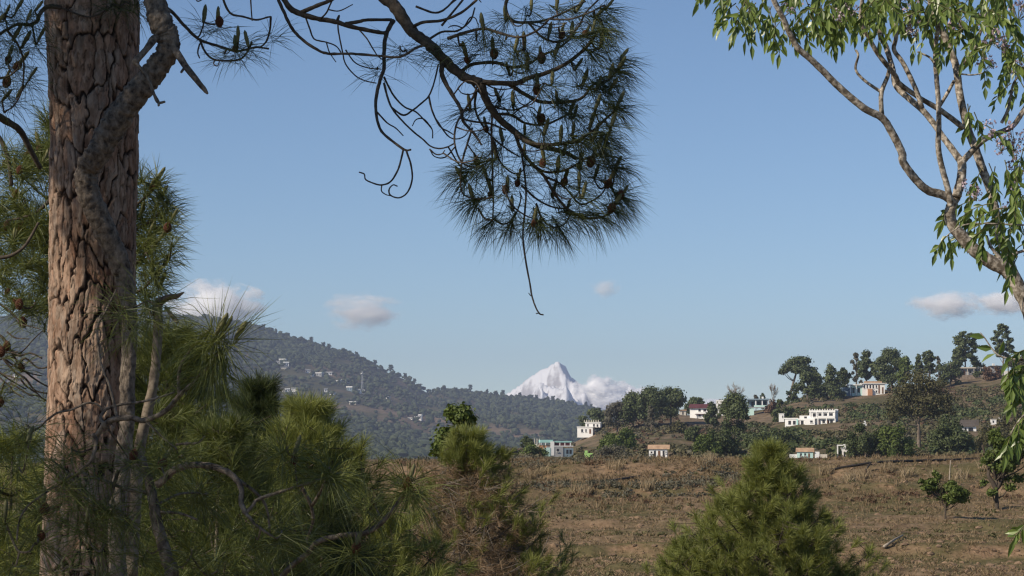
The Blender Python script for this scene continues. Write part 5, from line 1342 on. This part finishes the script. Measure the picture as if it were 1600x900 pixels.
N_.branch([(150, 520), (160, 490), (190, 490), (210, 480), (230, 470)], 1.8, 1.6, .1)
N_.branch([(75, 655), (90, 645), (112, 640), (135, 630), (152, 632), (163, 645)], 1.8, 2, 0, 7.0)
N_.branch([(170, 672), (190, 700), (200, 715)], 2, 1.4); N_.branch([(225, 655), (240, 670), (262, 690), (275, 700)], 1.8, 1.2)
N_.branch([(275, 695), (290, 693), (308, 692), (320, 682)], 2.2, 1.6, 0, 6.8)
# the drooping tuft and its neighbours
for px, py, n, t in [(332, 497, 110, .5), (345, 540, 130, .6), (352, 508, 90, .7), (360, 520, 80, .8), (335, 560, 70, .3)]:
    N_.shoot(px, py, n, False, 0, 70, 150, .85, link=False, tilt=(t, 0), Y=6.6)
for px, py in [(350, 500), (368, 512), (338, 505)]: N_.shoot(px, py, 26, True, 0, 8, 60, .1, .2, link=False, tilt=(.5, 0), size=1.4, Y=6.55)
for px, py, n, bd, t in [(122, 755, 90, 1, .4), (68, 780, 70, 1, 0), (8, 800, 70, 1, 0), (60, 828, 80, 1, .1), (136, 806, 100, 1, .5), (112, 690, 80, 0, .2), (44, 655, 70, 0, .2), (212, 700, 80, 1, .3), (252, 715, 70, 1, .4), (284, 702, 40, 1, .3), (240, 765, 80, 0, .3), (150, 770, 100, 0, .6), (200, 800, 90, 0, .6), (180, 780, 90, 0, .7),
                         (312, 755, 110, 0, .3), (322, 760, 90, 0, .5), (460, 700, 60, 1, .2), (448, 690, 90, 0, .6), (522, 728, 130, 0, .7), (640, 742, 150, 1, .2), (648, 744, 60, 0, .6), (556, 845, 120, 1, .3), (586, 775, 90, 1, .5), (515, 720, 60, 0, .3), (42, 680, 60, 1, .3), (80, 705, 70, 0, .4), (30, 720, 60, 0, .2), (100, 735, 70, 0, .3),
                         (165, 840, 80, 0, .6), (230, 850, 70, 0, .4), (300, 850, 80, 0, .2), (440, 820, 90, 0, .3), (480, 840, 90, 0, .5), (400, 830, 80, 0, .2), (425, 880, 80, 0, .3), (340, 880, 80, 0, .3), (270, 690, 60, 0, .3), (160, 880, 60, 0, .5), (90, 880, 60, 0, .4), (20, 870, 60, 0, .2), (232, 470, 70, 0, .6), (205, 500, 50, 0, .3), (195, 470, 50, 0, .5), (250, 460, 60, 0, .7), (240, 480, 60, 0, .8)]:
    N_.shoot(px, py - 4, n, bool(bd), .6 * bd, 35, 130, .65, tilt=(t, 0), size=1.1)
N_.done()

# foliage and twigs of the taller pine behind the trunk, seen on both its sides
tp = [o for o in bpy.data.objects if o.get("label", "").startswith("taller pine behind")][0]
E_ = Multi(tp, 12.6, "bough", "twig", "needle_lit", .21, .0034)
E_.branch([(150, 420), (200, 372), (215, 357), (240, 342), (263, 311)], 3, 1.6, 0, 12.8); E_.branch([(190, 430), (225, 400), (242, 382), (254, 366), (263, 346)], 2.8, 1.6, 0, 12.5)
E_.branch([(180, 470), (225, 450), (245, 425), (262, 405)], 2.4, 1.4, 0, 12.5); E_.branch([(200, 330), (225, 310), (245, 292)], 2.4, 1.4, 0, 12.7)
E_.branch([(-20, 405), (5, 402), (20, 398), (35, 388), (46, 374), (60, 348)], 3.6, 2.2, 0, 12.0); E_.branch([(-10, 205), (5, 225), (14, 255), (18, 290)], 4, 3, 0, 12.4); E_.branch([(90, 300), (60, 330), (35, 340), (10, 345)], 3, 1.5, 0, 12.6)
E_.branch([(24, 386), (22, 378), (20, 366)], 1.8, 1.6)
for px, py in [(244, 275), (250, 276), (264, 306), (268, 336), (240, 325), (228, 298), (262, 350), (246, 370), (262, 390), (240, 398), (226, 420), (244, 430), (226, 372), (252, 412), (232, 452), (220, 330), (252, 300), (268, 372), (222, 270), (234, 285), (222, 445), (256, 330), (262, 318), (246, 345), (232, 360), (222, 395), (250, 440), (238, 415)]:
    E_.shoot(px, py - 4, 74, random.random() < .35, .1, 25, 115, .45, tilt=(.5, 0))
for q in range(70):
    E_.shoot(random.uniform(-25, 86), random.uniform(212, 470), 64, random.random() < .2, .15, 25, 115, .45, tilt=(random.uniform(-.3, .5), 0), Y=12.6 + random.uniform(-.5, .6), link=False)
for q in range(11):
    x0, y0 = random.uniform(-15, 40), random.uniform(445, 600); pts = [(x0, y0)]; a = random.uniform(-.2, 1.3)
    for w_ in range(random.choice((3, 4, 5))):
        pts.append((pts[-1][0] + random.uniform(8, 17), pts[-1][1] + 14 * math.sin(a) + random.uniform(-4, 4))); a -= random.uniform(-.1, .6)
    E_.branch(pts, 1.5, .8, random.uniform(-.2, .2), 12.2)
for pts in ([(-10, 520), (5, 528), (18, 550), (30, 570), (45, 585), (60, 596), (78, 606)], [(5, 560), (22, 580), (40, 592), (55, 610), (75, 615)], [(12, 545), (30, 555), (48, 552), (66, 560)], [(28, 570), (40, 560), (60, 575), (80, 572)]): E_.branch(pts, 2.0, 1.2, 0, 12.2)
for q in range(16): E_.shoot(random.uniform(-10, 75), random.uniform(450, 640), 30, False, .3, 30, 120, .5)
E_.done()

# ------------------------------------------------------------------ chinaberry tree at the right
MY = 7.6
mr = thing("chinaberry_tree", "chinaberry tree with mottled pale stems, drooping leaves and lilac blossom at the right edge", "tree", (P(1640, 700, MY)[0], MY, float(field_z(P(1640, 700, MY)[0], MY))))
def limb(pts, r, name="limb", Y=MY, dY=0.0):
    n = len(pts); Ys = [Y + dY * k / max(1, n - 1) for k in range(n)]
    p = np.array([P(a, b, y) for (a, b), y in zip(pts, Ys)]); k = MY / FPX
    mb = MB(); tube(mb, p, np.interp(np.linspace(0, 1, n), np.linspace(0, 1, len(r)), r) * k, 12, 8, .05); return mb.build(name, M["melia_bark"], mr)
limb([(1660, 2000), (1650, 1100), (1634, 640), (1612, 500), (1594, 455), (1576, 425), (1546, 408), (1523, 391), (1506, 373), (1489, 352), (1484, 334), (1488, 318), (1495, 306)], [24, 18, 12.5, 12, 11.5, 11, 10.5, 10, 9.5, 8.5, 8, 7.5], "trunk")
limb([(1489, 350), (1484, 334), (1488, 317), (1474, 305), (1451, 298), (1434, 284), (1412, 255), (1409, 238), (1393, 206), (1378, 184), (1350, 169), (1312, 137), (1287, 112), (1266, 92), (1247, 75), (1233, 50), (1225, 31), (1209, 0), (1200, -30)], [7.5, 7, 6.6, 6.2, 6, 5.6, 5.2, 4.8, 4.3, 3.8], dY=-.3)
limb([(1378, 184), (1377, 147), (1387, 119), (1391, 100)], [4, 3.5, 3])
limb([(1377, 144), (1350, 125), (1337, 108), (1341, 87), (1337, 78)], [2.6, 2, 1.8])
limb([(1495, 306), (1502, 278), (1503, 255), (1500, 250), (1475, 216), (1447, 178), (1419, 153), (1400, 134), (1395, 109), (1384, 72), (1375, 53), (1372, 0), (1370, -30)], [7.5, 7, 5, 4.8, 4.5, 4.2, 4], Y=7.55, dY=.3)
limb([(1506, 200), (1469, 172), (1437, 153), (1406, 131), (1398, 117), (1372, 84), (1356, 56), (1345, 30), (1350, -20)], [4.6, 4, 4, 3.6, 3], Y=7.75, dY=-.2)
limb([(1441, 169), (1431, 140), (1412, 100), (1397, 78), (1400, 59), (1402, 20), (1410, -20)], [4, 3.6, 3])
limb([(1486, 322), (1481, 295), (1471, 258), (1466, 229), (1467, 194), (1466, 156), (1462, 103), (1462, 72), (1466, 30), (1460, -20)], [5, 4.5, 4, 3.6, 3.2], Y=7.5, dY=-.1)
limb([(1462, 103), (1453, 90), (1434, 81)], [2, 1.4])
limb([(1604, 470), (1590, 440), (1581, 420), (1572, 394), (1564, 373), (1558, 345), (1549, 301), (1535, 264), (1523, 229), (1512, 200), (1500, 150), (1495, 109), (1487, 84), (1472, 47), (1456, 9), (1448, -40)], [8, 8, 7.5, 7.2, 7, 6.6, 6.2, 6, 5.6, 5.2], Y=7.7, dY=.2)
limb([(1491, 126), (1480, 146), (1467, 168)], [2.6, 3, 2.6], Y=7.7)
limb([(1502, 255), (1517, 238), (1535, 220), (1552, 211), (1581, 198), (1596, 178), (1604, 165)], [5.2, 4.8, 4.2, 4], Y=7.6)
limb([(1565, 192), (1575, 170), (1582, 135), (1590, 120)], [2.6, 2, 1.6], Y=7.6); limb([(1497, 115), (1520, 117), (1545, 112)], [1.4, 1]); limb([(1500, 105), (1520, 80), (1535, 40), (1545, -10)], [3, 2.4, 2])
limb([(1581, 420), (1560, 400), (1548, 385), (1541, 368)], [3, 2.6, 2.2]); limb([(1556, 404), (1580, 398), (1604, 390)], [2.6, 2.4, 2.2])

lf = MB(); st = MB(); fl = MB()
def leaflet(mb, base, d, L, w):
    d = nrm(d); s = nrm(np.cross(d, (rng.normal() * .6, -1 + rng.normal() * .6, rng.normal() * .5))); n = np.cross(s, d)
    c = base + d * L * .42; m2 = base + d * L * .72; sag = n * w * .22
    mb.add([base, c - s * w * .5 + sag, c, c + s * w * .5 + sag, m2 - s * w * .34 + sag * .6, m2 + s * w * .34 + sag * .6, m2, base + d * L + np.array((0, 0, -.06 * L))],
           [(1, 4, 6, 2), (2, 6, 5, 3)], [(0, 1, 2), (0, 2, 3), (4, 7, 6), (6, 7, 5)], 0)
def pinnate(px, py, ang, Lpx=60, n=5, Y=None, size=1.0):
    """a feathered leaf: its stalk leaves (px, py) at ang degrees (0 right, 90 down) and droops"""
    Y = MY + random.uniform(-.45, .45) if Y is None else Y
    k = Y / FPX; a = R(ang); p0 = P(px, py, Y)
    d0 = np.array((math.cos(a), random.uniform(-.5, .5), -math.sin(a))); pts = []; d = nrm(d0); p = p0.copy(); stp = Lpx * k / 6
    for q in range(7):
        pts.append(p.copy()); d = nrm(d + np.array((0, 0, -.13))); p = p + d * stp
    tube(lf, pts, [.9 * k, .5 * k], 4, 1, 0, 1); pts = np.array(pts)
    side = nrm(np.cross(d0, (0, -1, .2)))
    for q in range(n):
        t = 1.2 + (q + .4) * 4.6 / n; b = pts[int(t)] + (pts[min(6, int(t) + 1)] - pts[int(t)]) * (t % 1)
        for sg in (-1, 1):
            dd = d0 * .45 + side * sg * .55 + np.array((0, 0, -.75)) + rng.normal(size=3) * .28
            leaflet(lf, b, dd, random.uniform(12, 24) * k * size, random.uniform(5, 9) * k * size)
    leaflet(lf, pts[-1], d + np.array((0, 0, -.4)), random.uniform(18, 28) * k * size, 8 * k * size)
cx_ = [1115, 1160, 1200, 1240, 1290, 1340, 1400, 1440, 1480, 1520, 1560, 1610]; cy_ = [14, 16, 24, 24, 16, 8, 6, 24, 40, 76, 92, 110]
for q in range(165):
    x = 1128 + 490 * random.random() ** .72; ym = np.interp(x, cx_, cy_); y = ym - abs(rng.normal()) * 38 if x < 1450 else ym - random.random() * (ym + 50)
    pinnate(x, y, random.choice((20, 50, 90, 130, 160)) + random.uniform(-20, 20), random.uniform(40, 70), random.choice((3, 4, 5)))
for x, y, a in [(1150, 5, 150), (1160, 18, 165), (1172, 10, 140), (1165, 2, 120), (1205, 10, 110), (1212, 30, 95), (1235, 30, 70), (1228, 40, 110), (1250, 28, 60), (1265, 22, 60), (1285, 20, 80), (1470, 55, 100), (1512, 162, 80), (1516, 165, 110), (1522, 175, 60), (1538, 195, 20), (1590, 128, 120), (1596, 130, 60), (1580, 130, 150)]: pinnate(x, y, a, 45, 4)
for x, y, a in [(1600, 330, 190), (1575, 325, 185), (1550, 318, 182), (1525, 313, 180), (1600, 352, 185), (1570, 348, 180), (1545, 347, 175), (1520, 350, 150), (1500, 312, 150), (1545, 255, 60), (1555, 260, 100), (1570, 250, 80), (1590, 250, 100), (1535, 262, 120), (1590, 290, 100), (1580, 310, 80), (1600, 380, 150), (1590, 400, 120), (1540, 350, 100), (1560, 352, 90), (1580, 352, 95), (1585, 270, 70), (1600, 230, 110), (1560, 330, 80), (1595, 345, 80), (1515, 318, 100), (1610, 300, 160)]:
    pinnate(x, y, a, 55, 5, size=1.05)
limb([(1610, 352), (1560, 350), (1530, 349), (1505, 352), (1488, 362), (1475, 372)], [1.4, 1.1, .8], "leaf_stalk", 7.4)
for x, y, a in [(1488, 362, 150), (1478, 369, 140), (1482, 366, 80)]: pinnate(x, y, a, 34, 3, 7.4)
limb([(1640, 560), (1600, 562), (1575, 560), (1560, 555), (1550, 545), (1540, 530), (1532, 520)], [1.6, 1.3, .8], "leaf_stalk", 7.2)
for x, y, a in [(1640, 560, 185), (1610, 570, 150), (1600, 575, 120), (1585, 565, 100), (1606, 600, 140), (1600, 590, 90), (1620, 560, 100), (1595, 560, 130), (1575, 570, 90), (1610, 545, 180)]: pinnate(x, y, a, 45, 4, 7.2, 1.1)
for dx, dy, x, y in [(-.6, -.1, 1540, 528), (-.8, -.1, 1552, 545), (-.6, .35, 1556, 552), (.3, -.8, 1560, 556)]: leaflet(lf, P(x, y, 7.2), np.array((dx, 0, -dy)), 27 * 7.2 / FPX, 11 * 7.2 / FPX)
limb([(1650, 620), (1610, 640), (1590, 660), (1578, 680)], [1.6, 1.2, .8], "leaf_stalk", 7.0)
for x, y, a in [(1612, 638, 130), (1600, 650, 110), (1592, 658, 100), (1620, 630, 95), (1584, 670, 120), (1612, 812, 150), (1608, 640, 60)]: pinnate(x, y, a, 40, 4, 7.0, 1.15)
def blossom(px, py, w, h, n):
    Y = MY + random.uniform(-.4, .4); k = Y / FPX; c = P(px, py, Y)
    for q in range(int(n / 9)):
        e = c + np.array((rng.uniform(-w, w), rng.uniform(-w, w), rng.uniform(-h, h))) * k * .9; b = c + np.array((0, 0, -h * k))
        tube(fl, [b, (b + e) / 2 + rng.normal(size=3) * .006, e], .45 * k, 4, 1, 0, 1)
        pp = e + rng.normal(size=(9, 3)) * 3.2 * k; facets(fl, pp, sph(9), (3.2 + 2.5 * rng.random(9)) * k)
for a in [(1318, 18, 22, 14, 90), (1420, 12, 22, 14, 90), (1428, 45, 18, 12, 70), (1505, 30, 26, 16, 110), (1560, 60, 26, 16, 110), (1590, 15, 24, 18, 120), (1592, 95, 20, 22, 110), (1540, 98, 20, 10, 70), (1585, 215, 24, 22, 150), (1592, 255, 18, 26, 140), (1565, 225, 14, 14, 80), (1522, 298, 10, 14, 50), (1508, 292, 8, 8, 24), (1562, 335, 10, 16, 60), (1592, 305, 14, 20, 90), (1470, 18, 20, 14, 70), (1240, 10, 20, 8, 40), (1550, 200, 12, 10, 40)]: blossom(*a)
lf.build("foliage", [M["melia_leaf"], M["bud"]], mr, smooth=False); fl.build("blossom", [M["melia_flower"], M["bud"]], mr, smooth=False)
